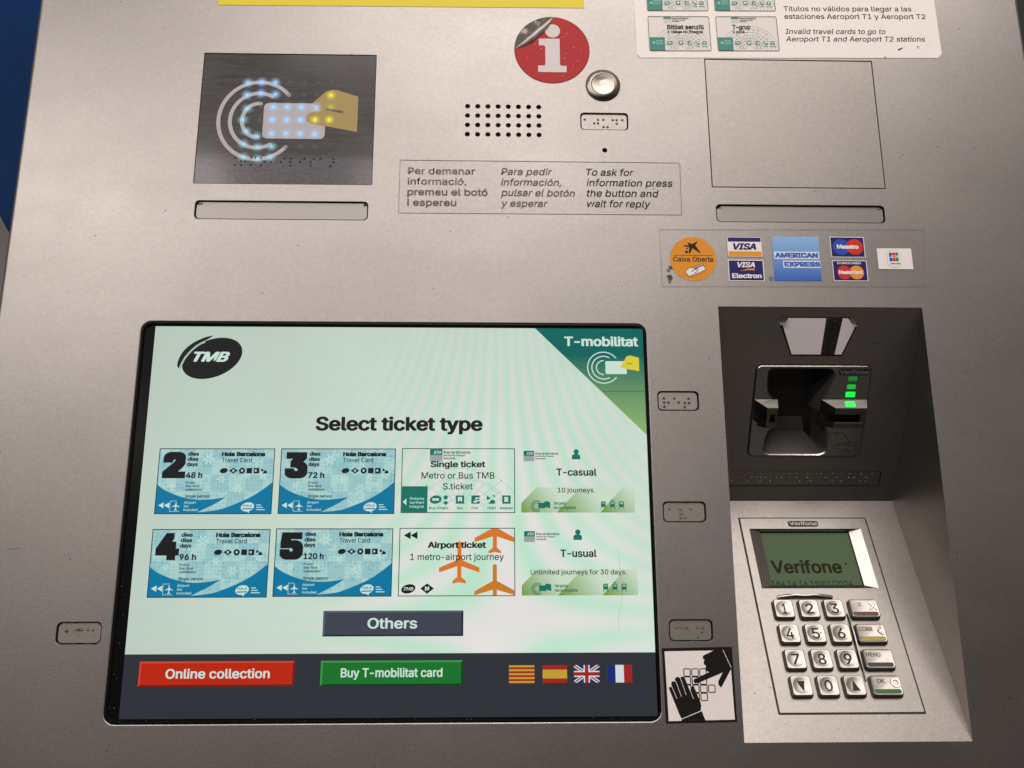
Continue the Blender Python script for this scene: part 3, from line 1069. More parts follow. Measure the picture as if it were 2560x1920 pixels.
def pass_tile(x, y, name, name_x, name_w, line, line_x, line_w, lab, band_top):
    t = MB()
    B = y - 41.7
    T = B + band_top
    D, P = rgb(112, 150, 52), rgb(198, 218, 196)
    gA = screen_blend('pass_first_' + name[2:], D, P, (x, B), (x + 21, B + 14))
    gB = screen_blend('pass_second_' + name[2:], D, P, (x + 25, B), (x + 47, B + 14))
    gC = screen_blend('pass_third_' + name[2:], D, P, (x + 53, B), (x + 71, B + 16))
    t.poly([(x, B), (x + 23, B), (x + 39, T), (x + 10, T), (x, B + 6.2)], Z(1), gA)
    t.poly([(x + 23, B), (x + 51.4, B), (x + 66.5, T), (x + 39, T)], Z(1), gB)
    t.poly([(x + 51.4, B), (x + 74.2, B), (x + 74.4, T), (x + 66.5, T)], Z(1), gC)
    area_logo(t, x + 1.7, y - 1, 7.0, S_GREENINK, S_BLACK, S_GREY, Z(1), 15.2)
    t.poly(oval(x + 36.5, y - 1.6, 1.75, 1.7, 16), Z(2), S_GREENINK)
    t.poly([(x + 33.6, y - 6.7), (x + 39.1, y - 6.7), (x + 39.1, y - 4.2), (x + 38.0, y - 3.2), (x + 34.7, y - 3.2), (x + 33.6, y - 4.2)], Z(2), S_GREENINK)
    t.text(name, name_x, y - 17.6, Z(3), S_BLACK, 4.8, name_w, .022)
    t.text(line, line_x, y - 28.6, Z(3), S_BLACK, 3.1, line_w, .008)
    for rad in (3.7, 2.9, 2.0):
        t.arc(x + 10.0, y - 37.6, rad, .4, 50, 310, Z(3), S_GREENINK)
    t.poly(rr(x + 11, y - 39.0, x + 15.6, y - 35.4, .3, 3), Z(3), S_GREENINK)
    t.poly([(x + 13.6, y - 37), (x + 15.6, y - 34.2), (x + 18.8, y - 34.8), (x + 18.8, y - 39), (x + 14.4, y - 37.8)], Z(3), S_GREENINK)
    t.text('targeta', x + 21, y - 36.6, Z(3), S_GREENINK, 2.0, 8.4, .04)
    t.text('recarregable', x + 21, y - 39.4, Z(3), S_GREENINK, 2.0, 14.6, .04)
    for k in range(3):
        cx = x + 53.6 + 5.9 * k
        t.poly(rr(cx - 1.6, y - 38.2, cx + 1.6, y - 34.4, .8, 4), Z(3), S_GREENINK)
        t.poly(rr(cx - 1.0, y - 36.2, cx + 1.0, y - 35.0, .2, 3), Z(4), gC)
        t.stroke([(cx - 1.2, y - 38.2), (cx - 1.7, y - 39.4)], .5, Z(3), S_GREENINK)
        t.stroke([(cx + 1.2, y - 38.2), (cx + 1.7, y - 39.4)], .5, Z(3), S_GREENINK)
        if k == 1:
            t.stroke([(cx - 1, y - 33.6), (cx + 1, y - 33.6)], .5, Z(3), S_GREENINK)
    t.build('ticket_tile', O, screen)['label'] = lab


pass_tile(23.8, 117.0, 'T-casual', 46.9, 26.6, '10 journeys.', 47.7, 24.4, 'green pass tile for ten journeys', 16.4)
pass_tile(23.8, 64.3, 'T-usual', 48.7, 23.5, 'Unlimited journeys for 30 days.', 29.5, 61.6, 'green pass tile for thirty days', 16.4)


# buttons on the screen
def screen_button(x0, y0, x1, y1, face, hi, sh, words, tx, ty, th, tw, lab):
    t = MB()
    e = 1.1
    t.poly(rr(x0 + e, y0 + e, x1 - e, y1 - e), Z(1), face)
    t.poly([(x0, y0), (x0 + e, y0 + e), (x0 + e, y1 - e), (x0, y1)], Z(1), hi)
    t.poly([(x0, y1), (x0 + e, y1 - e), (x1 - e, y1 - e), (x1, y1)], Z(1), hi)
    t.poly([(x1, y0), (x1, y1), (x1 - e, y1 - e), (x1 - e, y0 + e)], Z(1), sh)
    t.poly([(x0, y0), (x1, y0), (x1 - e, y0 + e), (x0 + e, y0 + e)], Z(1), sh)
    t.text(words, tx, ty, Z(2), S_TEXT, th, tw, .018)
    t.build('screen_button', O, screen)['label'] = lab


screen_button(-101.3, -2.2, -13.2, 13.5, shine('btn_slate', 62, 66, 80), shine('btn_slate_hi', 86, 94, 108), shine('btn_slate_sh', 36, 38, 48), 'Others', -73.4, 2.5, 6.5, 31.2, 'slate grey button reading Others')
screen_button(-212.9, -31.8, -117.5, -16.8, shine('btn_red', 184, 36, 12), shine('btn_red_hi', 206, 66, 48), shine('btn_red_sh', 118, 22, 10), 'Online collection', -196.6, -27.0, 5.7, 64, 'red button reading Online collection')
screen_button(-101.4, -31.8, -13.2, -16.8, shine('btn_green', 22, 112, 42), shine('btn_green_hi', 58, 148, 74), shine('btn_green_sh', 10, 62, 26), 'Buy T-mobilitat card', -88.9, -26.7, 5.4, 63, 'green button for buying a travel card')

# language flags
FY0, FY1 = -30.6, -20.0
F_YEL = shine('flag_yellow', 190, 156, 48)
F_RED = shine('flag_red', 158, 34, 32)
F_BLUE = shine('flag_blue', 24, 40, 110)
F_WHITE = shine('flag_white', 206, 214, 216)


def flag_start(x0, x1, base):
    t = MB()
    t.poly(rr(x0, FY0, x1, FY1), Z(1), base)
    return t


t = flag_start(15.5, 31.4, F_YEL)
for k in range(4):
    yy = FY1 - (2 * k + 1.5) * 10.6 / 9
    t.poly(rr(15.5, yy - .59, 31.4, yy + .59), Z(2), F_RED)
t.build('language_flag', O, screen)['label'] = 'flag of red stripes on yellow'
t = flag_start(36.5, 51.8, F_RED)
t.poly(rr(36.5, FY0 + 2.65, 51.8, FY1 - 2.65), Z(2), F_YEL)
t.build('language_flag', O, screen)['label'] = 'red flag with a wide yellow band'
x0, x1 = 56.1, 72.0
t = flag_start(x0, x1, F_BLUE)
cx, cy = (x0 + x1) / 2, (FY0 + FY1) / 2


def diag(t, w, z, m):
    for (ax, ay, bx, by) in ((x0, FY0, x1, FY1), (x0, FY1, x1, FY0)):
        dx = w * .9
        sgn = 1 if by > ay else -1
        t.poly([(ax, ay), (ax + dx, ay), (bx, by - sgn * dx * .66), (bx, by), (bx - dx, by), (ax, ay + sgn * dx * .66)], z, m)


diag(t, 2.1, Z(2), F_WHITE)
diag(t, .8, Z(3), F_RED)
t.poly(rr(cx - 1.9, FY0, cx + 1.9, FY1), Z(4), F_WHITE)
t.poly(rr(x0, cy - 1.8, x1, cy + 1.8), Z(4), F_WHITE)
t.poly(rr(cx - 1.1, FY0, cx + 1.1, FY1), Z(5), F_RED)
t.poly(rr(x0, cy - 1.05, x1, cy + 1.05), Z(5), F_RED)
t.build('language_flag', O, screen)['label'] = 'blue flag with red and white crosses'
t = flag_start(77.0, 92.5, F_WHITE)
t.poly(rr(77.0, FY0, 82.1, FY1), Z(2), F_BLUE)
t.poly(rr(87.4, FY0, 92.5, FY1), Z(2), F_RED)
t.build('language_flag', O, screen)['label'] = 'flag of upright blue, white and red bands'


# ------------------------------------------------------------------ contactless reader
def film_material():
    m = mat('smoked_film', (.085, .08, .082, 1), .3, .0, .2)
    n, l, p = nodes_of(m)
    br = noise(n, l, 55, 6, .7, None, (.5, 5, 1))
    sep = n.new('ShaderNodeSeparateXYZ')
    l.new(objcoord(n), sep.inputs[0])
    cloud = noise(n, l, 26, 6, .72)
    c = mixcol(n, l, maprange(n, l, br, .3, .7, 0, 1), (.036, .033, .033, 1), (.062, .058, .056, 1))
    c = mixcol(n, l, maprange(n, l, cloud, .45, .75, 0, .6), c, (.085, .078, .088, 1))
    ad = n.new('ShaderNodeMath'); ad.operation = 'MULTIPLY_ADD'
    l.new(cloud, ad.inputs[0]); ad.inputs[1].default_value = .012; l.new(sep.outputs['Y'], ad.inputs[2])
    c = mixcol(n, l, maprange(n, l, ad.outputs[0], .336, .330, 0, .75), c, (.13, .12, .14, 1))
    fuzz = maprange(n, l, noise(n, l, 420, 4, .8), .45, .62, 0, .5)
    c = mixcol(n, l, fuzz, c, (.04, .037, .036, 1))
    l.new(c, p.inputs['Base Color'])
    p.inputs['Coat Weight'].default_value = .2
    p.inputs['Coat Roughness'].default_value = .10
    l.new(maprange(n, l, br, .3, .7, .20, .36), p.inputs['Roughness'])
    bump(n, l, p, br, .25, .0004)
    return m


SMOKE = film_material()
HAZE_WHITE = mat('milky_print', (.44, .415, .44, 1), .5)
OCHRE = mat('ochre_print', (.35, .255, .075, 1), .5)
DIRT = mat('dirt_dot', (.012, .011, .010, 1), .5)
cr = MB()
a, b, c, d, r = HOLES['reader']
zR = -.5
cr.plate(rr(a + .2, b + .2, c - .2, d - .2, .4), -4, zR, SMOKE, EDGE, .1)
AX, AY = -163.2, 355.4
for rad, ryy, a0, a1 in ((28.2, 30.6, 42, 317), (20.0, 21.6, 62, 298), (11.4, 13.4, 84, 273)):
    for e_ in (a0, a1):
        ex, ey = AX + rad * math.cos(math.radians(e_)), AY + ryy * math.sin(math.radians(e_))
        cr.poly(oval(ex, ey, 1.38, None, 12), zR + LAYER, HAZE_WHITE)
    cr.arc(AX, AY, rad, 2.8, a0, a1, zR + LAYER, HAZE_WHITE, ryy, 44)
cr.poly(rr(-159.6, 341.1, -115.3, 369.4, 3.5, 6), zR + LAYER, HAZE_WHITE)
HAND = smooth_line([(-124.6, 353.0), (-128.3, 355.2), (-129.2, 358.2), (-127.6, 361.4), (-124.4, 362.8)], 5) + [(-119, 363.6), (-124.8, 369.9), (-116.2, 378.8), (-112, 380.4), (-107.7, 380.4), (-92.4, 375.2), (-92.4, 347.0), (-116.1, 351.5)]
cr.poly(HAND, zR + 2 * LAYER, OCHRE)
cr.stroke([(-115.1, 364.9), (-102.9, 362.6)], 1.9, zR + 3 * LAYER, mat('smoke_line', (.07, .065, .06, 1), .4))
for x, y in [(-177.3, 325.7), (-177.4, 320.3), (-173.1, 323.2), (-170.5, 323.2), (-172.9, 320.3), (-166.1, 320.4), (-159.1, 320.5), (-165.9, 325.9), (-163.3, 325.9), (-159.3, 325.5), (-152.1, 322.9), (-145.3, 323.0),
             (-142.8, 325.7), (-138.4, 325.7), (-138.4, 323.0), (-138.3, 320.1), (-128.9, 325.7), (-124.2, 323.2), (-121.9, 325.5), (-117.5, 325.6), (-124.1, 320.3), (-108.0, 325.7), (-107.9, 323.1), (-110.4, 320.1), (-131.6, 323.1), (-156.8, 322.6)]:
    cr.dome(x, y, zR + LAYER, .72, .5, DIRT, 12, 3)
reader = cr.build('contactless_reader', O, machine)


def led_material(name, col, strength):
    m = bpy.data.materials.new(name)
    m.use_nodes = True
    n, l = m.node_tree.nodes, m.node_tree.links
    n.clear()
    out = n.new('ShaderNodeOutputMaterial')
    mix = n.new('ShaderNodeMixShader')
    tr = n.new('ShaderNodeBsdfTransparent')
    em = n.new('ShaderNodeEmission')
    at = n.new('ShaderNodeAttribute')
    at.attribute_name = 'glow'
    pw = n.new('ShaderNodeMath'); pw.operation = 'POWER'; pw.inputs[1].default_value = 2.0
    l.new(at.outputs['Fac'], pw.inputs[0])
    l.new(pw.outputs[0], mix.inputs[0])
    l.new(tr.outputs[0], mix.inputs[1])
    l.new(em.outputs[0], mix.inputs[2])
    l.new(mix.outputs[0], out.inputs[0])
    em.inputs[0].default_value = col
    em.inputs[1].default_value = strength
    return m


L_BLUE = led_material('led_blue_white', rgb(176, 214, 255), 1.15)
L_CYAN = led_material('led_cyan', rgb(190, 240, 255), 1.0)
L_YEL = led_material('led_yellow', rgb(255, 244, 96), 1.1)
L_OFF = led_material('led_unlit', (.24, .23, .22, 1), 1.0)


def led(x, y, r, m, z, parent, level=1.0, sx=1.0):
    t = MB()
    n = 18
    loops, g = [], []
    for q in (1.0, .75, .5, .25, .04):
        loops.append([(x + r * q * sx * math.cos(2 * PI * i / n), y + r * q * math.sin(2 * PI * i / n), z) for i in range(n)])
        g += [(1 - q) * level if q > .05 else level] * n
    t.loft(loops, m, cap=True)
    t.glow = dict(enumerate(g))
    return t.build('led', (x, y, z), parent)


LEDS_B = [(-172.2, 385.3), (-162.3, 386.0), (-152.6, 385.9), (-172.3, 375.5), (-162.3, 376.9), (-152.0, 376.2), (-153.0, 365.9), (-142.9, 366.1), (-132.8, 366.2), (-122.1, 366.3),
          (-153.0, 355.8), (-142.9, 355.9), (-133.0, 356.0), (-152.9, 344.9), (-142.8, 345.0), (-132.7, 345.1), (-122.4, 344.9)]
LEDS_C = [(-174.0, 355.5), (-171.5, 364.5), (-171.0, 346.6), (-163.5, 342.8), (-172.4, 336.6), (-162.2, 334.2), (-152.3, 334.7), (-171.7, 326.3), (-161.6, 325.0), (-152.8, 326.2)]
LEDS_Y = [(-122.7, 356.2, 1), (-112.5, 356.3, 1), (-112.1, 376.1, 1), (-111.9, 366.5, .6), (-121.6, 364.6, .5)]
LEDS_N = [(-141.9, 386.0), (-131.5, 386.1), (-121.6, 386.2), (-112.0, 386.4), (-141.8, 375.9), (-131.4, 376.0), (-122, 376.1), (-161.8, 366), (-162, 356), (-141.5, 334.8), (-131.6, 334.9), (-122, 335)]
zL = zR + 4 * LAYER
for x, y in LEDS_B:
    led(x, y, 5.4, L_BLUE, zL, reader)
for x, y in LEDS_C:
    led(x, y, 5.0, L_CYAN, zL, reader, .9, 1.15)
for x, y, v in LEDS_Y:
    led(x, y, 5.0, L_YEL, zL, reader, v)
for x, y in LEDS_N:
    led(x, y, 3.2, L_OFF, zL, reader, .6)['label'] = 'unlit lamp behind smoked film'

# ------------------------------------------------------------------ card reader on the upper face of the recess
SCOOP = mat('scoop_plastic', (.05, .048, .046, 1), .42)
LIP = mat('bright_metal', (.62, .58, .53, 1), .28, 1.0)  # brighter metal for the mouth rim, key symbols and painted highlight lines
cd = MB(UPPER)
body = rr(190.9, 36.7, 272.7, 105.8, 4, 6)
gap = rr(190.2, 36.0, 273.4, 106.5, 4.5, 6)
cd.poly(gap, .06, EDGE, [rr(191.6, 37.4, 272.0, 105.1, 3, 5)])
mouth = smooth_line([(202.5, 103.6), (200.0, 101.2), (199.8, 96), (201, 86), (205, 80)], 4) + [(209, 76), (209, 60)] + \
    smooth_line([(204.0, 57), (202.2, 50), (201.6, 44), (203, 39.8), (206.5, 38.2)], 4) + \
    smooth_line([(242.5, 38.2), (246.0, 39.8), (247.6, 43.5), (247, 52)], 4) + [(245.6, 60), (240.5, 70), (241.5, 80)] + \
    smooth_line([(245.6, 92), (247.0, 98), (246.2, 102), (243.5, 103.6)], 4)
# plate with its hourglass opening
ins = []
zc = 1.6
n_b = len(body)
cd.loft([[(p[0], p[1], 0) for p in body], [(p[0], p[1], zc - .5) for p in body]], READM)
body2 = rr(191.4, 37.2, 272.2, 105.3, 3.5, 6)
cd.loft([[(p[0], p[1], zc - .5) for p in body], [(p[0], p[1], zc) for p in body2]], READM)
rim = [(224 + (p[0] - 224) * 1.035, 71 + (p[1] - 71) * 1.022) for p in mouth]
cd.poly(body2, zc, READM, [rim])
mo = mouth if signed_area(mouth) > 0 else mouth[::-1]
cav = [(p[0] + (224 - p[0]) * .22, p[1] + (66 - p[1]) * .10) for p in mo]
ro = rim if signed_area(rim) > 0 else rim[::-1]
cd.loft([[(p[0], p[1], zc - .8) for p in mo], [(p[0], p[1], zc) for p in ro]], LIP)
cd.loft([[(p[0], p[1], zc - .8) for p in mo], [(p[0], p[1], -20) for p in cav]], SCOOP)
cd.poly(cav, -20, DARKM)
# finger scoop ramp in the lower half
cd.add([(205, 60, -19), (234, 60, -19), (236, 49, -17), (204, 49, -17), (242, 43, -7), (203, 43, -7), (244, 38.3, .8), (205, 38.3, .8)],
       [(3, 2, 1, 0), (5, 4, 2, 3), (7, 6, 4, 5)], SCOOP)
# two jaws with the card slot between their lips


def jaw(u_out, u_in_lo, u_in_hi, u_out_hi, h=8.2):
    sgn = 1 if u_in_lo > u_out else -1
    prof = [(80.6, zc), (76.6, h), (71.8, h), (71.8, h - 6.5), (65.6, h - 6.5), (65.6, h), (61.2, h), (59.8, zc - 6)]
    A, B = [], []
    for s, z in prof:
        k = max(0, min(1, (z - zc) / (h - zc)))
        A.append((u_out + (u_out_hi - u_out) * k, s, z))
        B.append((u_in_lo + (u_in_hi - u_in_lo) * k, s, z))
    n = len(prof)
    faces = []
    for i in range(n):
        j = (i + 1) % n
        q = (i, j, n + j, n + i)
        faces.append(q if sgn < 0 else q[::-1])
    return A + B, faces, prof


JAWM = paint_material('jaw_metal', (.15, .14, .13, 1), .34, .06)
A, fcs, prof = jaw(191.4, 208.0, 207.0, 199.3)
for i, f in enumerate(fcs):
    cd.add(A, [f], DARKM if i == 3 else JAWM)
cd.add(A, [(0, 1, 2, 3, 4, 5, 6, 7)], JAWM)
cd.add(A, [(15, 14, 13, 12, 11, 10, 9, 8)], JAWM)
B_, fcs, prof = jaw(272.2, 239.5, 248.0, 270.4)
for i, f in enumerate(fcs):
    cd.add(B_, [f], DARKM if i == 3 else JAWM)
cd.add(B_, [(7, 6, 5, 4, 3, 2, 1, 0)], JAWM)
cd.add(B_, [(8, 9, 10, 11, 12, 13, 14, 15)], JAWM)
# closed end of the slot
cd.box(266.2, 65.7, 1.8, 270.2, 71.7, 8.15, JAWM)
cd.box(199.6, 65.7, 1.8, 201.8, 71.7, 8.15, JAWM)
# highlights along the jaw lips, painted as strips of brighter metal
for (x0_, s0, x1_, s1, zz) in ((248.2, 65.5, 268.0, 65.5, 8.25), (199.4, 76.5, 207.2, 76.5, 8.25), (248.2, 76.5, 270.2, 76.5, 8.25)):
    cd.stroke([(x0_, s0), (x1_, s1)], .6, zz, LIP)
# raised lettering and card pictogram
cd.poly(rr(249.2, 98.9, 271.2, 103.9, 1.2, 4), zc + .05, EDGE)
cd.text('Verifone', 250.2, 99.9, zc + .4, mat('raised_letter', (.16, .15, .14, 1), .5), 3.1, 20.2, .02, .12)
ICONM = mat('engraved_line', (.05, .045, .04, 1), .6)
cd.stroke([(247.6, 55.0), (258.4, 55.0), (264.2, 47.2), (252, 45.0), (250.6, 47)], .55, zc + .05, ICONM, True)
cd.stroke([(254, 45.2), (269.5, 45.2), (271, 47.4), (256, 47.4)], .5, zc + .05, ICONM, True)
cd.arc(254, 53.8, 1.1, .4, 180, 360, zc + .05, ICONM)
cd.stroke([(260, 39.4), (262.6, 42.2), (265.2, 39.4)], .5, zc + .05, ICONM)
cd.stroke([(257.5, 43.4), (254, 42.6)], .4, zc + .05, ICONM)
cd.stroke([(267.5, 43.4), (270.5, 42.8)], .4, zc + .05, ICONM)
card_reader = cd.build('card_reader', tuple(UPPER @ Vector((232, 71, 0))), machine, 30)
for k, (u0, s0, u1, s1, g, tilt) in enumerate(((256.9, 94.6, 263.2, 97.9, .20, 0), (256.7, 88.7, 262.9, 92.0, .55, 0), (256.3, 82.6, 263.2, 86.6, 1.25, 0), (254.9, 76.9, 262.1, 80.2, 1.6, 1))):
    gm = mat('led_green_%d' % k, (.01, .1, .03, 1), .3, 0, .4, rgb(10, 235, 70), g)
    t = MB(UPPER)
    if not tilt:
        t.plate(rr(u0, s0, u1, s1, .7, 4), zc - .3, zc + .25, gm, None, .15)
    else:
        # sits on the sloping top of the jaw
        sl = Matrix.Translation((0, 80.6, zc)) @ Matrix.Rotation(math.atan2(6.6, -4.0), 4, 'X')
        t.F = UPPER @ Matrix.Translation((0, 80.6, zc)) @ Matrix.Rotation(-math.atan2(6.6, 4.0), 4, 'X').inverted().inverted()
        t.F = UPPER @ Matrix(((1, 0, 0, 0), (0, .518, .855, 80.6), (0, -.855, .518, zc), (0, 0, 0, 1)))
        t.plate(rr(u0 + .8, -6.6, u1 + .6, -1.6, .8, 4), -.2, .3, gm, None, .15)
    t.build('led', tuple(UPPER @ Vector(((u0 + u1) / 2, (s0 + s1) / 2, zc))), card_reader)

# ------------------------------------------------------------------ keypad on the lower face of the recess
pp = MB(LOWER)
pp.poly(rr(184.7, 17.4, 278.8, 164.9, .8, 3), .08, EDGE, [rr(190.6, 105.9, 272.9, 155.5)])
LCDH = rr(191.1, 106.4, 272.4, 155.0)
IN_ = (199.6, 110.3, 264.3, 154.4)
zp = .6
plate0 = rr(185.6, 18.3, 277.9, 164.0, .8, 3)
plate1 = rr(185.9, 18.6, 277.6, 163.7, .6, 3)
pp.loft([[(p[0], p[1], 0) for p in plate0], [(p[0], p[1], zp - .3) for p in plate0], [(p[0], p[1], zp) for p in plate1]], PADM)
pp.poly(plate1, zp, PADM, [LCDH])
inn = rr(*IN_)
vv = [(p[0], p[1], zp) for p in LCDH] + [(p[0], p[1], -2.2) for p in inn] + [(p[0], p[1], -4.6) for p in inn]
BEZ = paint_material('bezel_metal', (.33, .31, .295, 1), .30, .03)
pp.add(vv, [(0, 1, 5, 4), (1, 2, 6, 5), (2, 3, 7, 6), (3, 0, 4, 7)], BEZ)
pp.add(vv, [(4, 5, 9, 8), (5, 6, 10, 9), (6, 7, 11, 10), (7, 4, 8, 11)], EDGE)
pp.poly(rr(220.2, 156.6, 242.2, 161.6, 1.6, 4), zp + .05, EDGE)
pp.text('Verifone', 221.2, 157.6, zp + .4, PADM, 3.2, 20.0, .02)
pad = pp.build('pin_pad', tuple(LOWER @ Vector((231.6, 91, 0))), machine, 30)
# display of the pad
lc = MB(LOWER)
LCDM = mat('lcd_green', (.016, .022, .013, 1), .35, 0, .03, rgb(76, 92, 66), .9)
n, l, p = nodes_of(LCDM)
LCDI = mat('lcd_ink', (.006, .006, .003, 1), .35, 0, .03, rgb(34, 31, 14), .9)
lc.poly(rr(199.4, 110.1, 264.5, 154.6), -4.5, LCDM)
lc.text('Verifone', 202.6, 121.2, -4.4, LCDI, 10.4, 50.2, .024)
lc.poly(oval(256.5, 129.0, .9, None, 10), -4.4, LCDI)
lc.text('184 14:16 19/01/2024', 200.4, 110.6, -4.4, LCDI, 4.6, 57.0, .006)
lc.build('lcd_screen', tuple(LOWER @ Vector((232, 132, -4.5))), pad)

KTOP = 4.0


def rr_radius(hx, hy, r, ang):
    """distance from the centre of a rounded rectangle to its outline along ang"""
    c_, s_ = math.cos(ang), math.sin(ang)
    lo_, hi_ = 0.0, hx + hy
    for _ in range(40):
        mid = (lo_ + hi_) / 2
        qx, qy = abs(mid * c_) - hx + r, abs(mid * s_) - hy + r
        sd = math.hypot(max(qx, 0), max(qy, 0)) + min(max(qx, qy), 0) - r
        if sd > 0:
            hi_ = mid
        else:
            lo_ = mid
    return lo_


def key_shell(mb, cx, cy, hx, hy, dish):
    N = 64
    angs = [2 * PI * (i + .5) / N for i in range(N)]

    def lp(x_, y_, r_, z_):
        return [(cx + rr_radius(x_, y_, r_, a_) * math.cos(a_), cy + rr_radius(x_, y_, r_, a_) * math.sin(a_), z_) for a_ in angs]
    mb.poly([(q[0], q[1]) for q in lp(hx + .75, hy + .75, 2.3, 0)], zp + .04, EDGE)
    mb.loft([lp(hx + .4, hy + .4, 2.0, zp), lp(hx + .15, hy + .15, 1.9, KTOP - .7)], mat('key_side', (.20, .185, .17, 1), .4, .9))
    mb.loft([lp(hx + .15, hy + .15, 1.9, KTOP - .7), lp(hx - .1, hy - .1, 1.8, KTOP - .2), lp(hx - .45, hy - .45, 1.6, KTOP)], KEYM)
    last = lp(hx - .45, hy - .45, 1.6, KTOP)
    if not dish:
        mb.loft([last, lp(hx - 1.2, hy - 1.2, 1.2, KTOP - .12)], KEYM, cap=True)
        return lambda x_, y_: KTOP - .12 + .05
    RD, DD = 5.5, .6
    circ = lambda q: [(cx + RD * q * math.cos(a_), cy + RD * q * math.sin(a_), KTOP - DD * (1 - q * q)) for a_ in angs]
    mb.loft([last] + [circ(q) for q in (1, .94, .85, .72, .56, .38, .2, .05)], KEYM, cap=True)
    return lambda x_, y_: KTOP - DD * (1 - min(1, math.hypot(x_ - cx, y_ - cy) / RD) ** 2) + .05


ENG = mat('key_engraving', (.045, .04, .036, 1), .6, 0, .1)
ENG2 = mat('key_engraving_worn', (.09, .08, .07, 1), .5)
COLS = (202.3, 219.5, 236.6)
ROWS = (89.4, 71.2, 53.0, 34.9)
WIDE = 257.1
for rk, row in enumerate((('1', '2', '3'), ('4', '5', '6'), ('7', '8', '9'), ('down', '0', 'up'))):
    for ck, ch in enumerate(row):
        cx, cy = COLS[ck], ROWS[rk]
        t = MB(LOWER)
        sf = key_shell(t, cx, cy, 6.5, 6.7, True)
        if ch.isdigit():
            w_ = {'1': 3.1}.get(ch, 5.2)
            t.text(ch, cx - w_ / 2 + .2, cy - 3.7, 0, ENG, 7.4, w_, .012, 0, 'L', 0, sf)
            if ch == '5':
                t.dome(cx + 3.6, cy + .2, sf(cx + 3.6, cy) - .1, .55, .5, ENG, 10, 3)
        elif ch == 'down':
            t.add([(x_, y_, sf(x_, y_)) for x_, y_ in ((cx - 2.5, cy + 3.1), (cx + 2.3, cy + 3.1), (cx + 1.0, cy - 4.0))], [(2, 1, 0)], ENG)
        else:
            t.add([(x_, y_, sf(x_, y_)) for x_, y_ in ((cx - 2.0, cy - 3.5), (cx + 3.0, cy - 3.5), (cx - .5, cy + 3.5))], [(0, 1, 2)], ENG)
        o = t.build('key', tuple(LOWER @ Vector((cx, cy, zp))), pad, 38)
        o['label'] = 'key marked ' + {'down': 'with a down arrow', 'up': 'with an up arrow'}.get(ch, ch)
for rk, (word, wx, ww, wh, colr, labl) in enumerate((('C', -3.6, 2.0, 3.0, (.10, .018, .015, 1), 'wide red barred cancel key'), ('CORR', -8.0, 9.2, 3.1, (.42, .30, .012, 1), 'wide yellow barred correction key'),
                                                     ('MENU', -8.0, 9.6, 3.0, (.012, .012, .03, 1), 'wide black barred menu key'), ('OK', -5.6, 5.2, 3.0, (.012, .10, .02, 1), 'wide green barred OK key'))):
    cx, cy = WIDE, ROWS[rk]
    t = MB(LOWER)
    sf = key_shell(t, cx, cy, 9.6, 6.7, False)
    zt = KTOP - .12
    t.text(word, cx + wx, cy + 1.3, zt + .05, ENG2, wh, ww, .02)
    bar = rr(cx - 8.2, cy - 5.4, cx + 8.2, cy - 3.0, .9, 4)
    t.poly(rr(cx - 8.5, cy - 5.7, cx + 8.5, cy - 2.7, 1.1, 4), zt + .03, EDGE)
    t.poly(bar, zt + .07, mat('key_bar_%d' % rk, colr, .35))
    sx_, sy_ = cx + 6.0, cy + 1.6
    if word == 'C':
        for k in (1, -1):
            t.stroke([(sx_ - 2.3, sy_ - 2.6 * k), (sx_ + 2.3, sy_ + 2.6 * k)], 1.35, zt + .03, EDGE)
            t.plate([(sx_ - 2.2 - .3, sy_ - 2.5 * k + .3 * k), (sx_ - 2.2 + .3, sy_ - 2.5 * k - .3 * k), (sx_ + 2.2 + .3, sy_ + 2.5 * k - .3 * k), (sx_ + 2.2 - .3, sy_ + 2.5 * k + .3 * k)], zt - .05, zt + .45, LIP, None, .1)
    elif word == 'CORR':
        for k in (1, -1):
            p0, p1 = (sx_ - 1.6, sy_), (sx_ + 1.4, sy_ + 3.0 * k)
            t.stroke([p0, p1], 1.3, zt + .03, EDGE)
            t.plate([(p0[0] - .3, p0[1] - .0), (p0[0] + .35, p0[1]), (p1[0] + .35, p1[1]), (p1[0] - .3, p1[1])], zt - .05, zt + .45, LIP, None, .1)
    elif word == 'OK':
        t.arc(sx_, sy_, 2.4, 1.7, 0, 360, zt + .03, EDGE)
        loop_o = [(sx_ + 2.9 * math.cos(2 * PI * i / 32), sy_ + 2.9 * math.sin(2 * PI * i / 32)) for i in range(32)]
        loop_i = [(sx_ + 1.95 * math.cos(2 * PI * i / 32), sy_ + 1.95 * math.sin(2 * PI * i / 32)) for i in range(32)]
        t.loft([[(q[0], q[1], zt) for q in loop_o], [(q[0], q[1], zt + .45) for q in loop_o], [(q[0], q[1], zt + .45) for q in loop_i], [(q[0], q[1], zt) for q in loop_i]], LIP)
    t.build('key', tuple(LOWER @ Vector((cx, cy, zp))), pad, 38)['label'] = labl


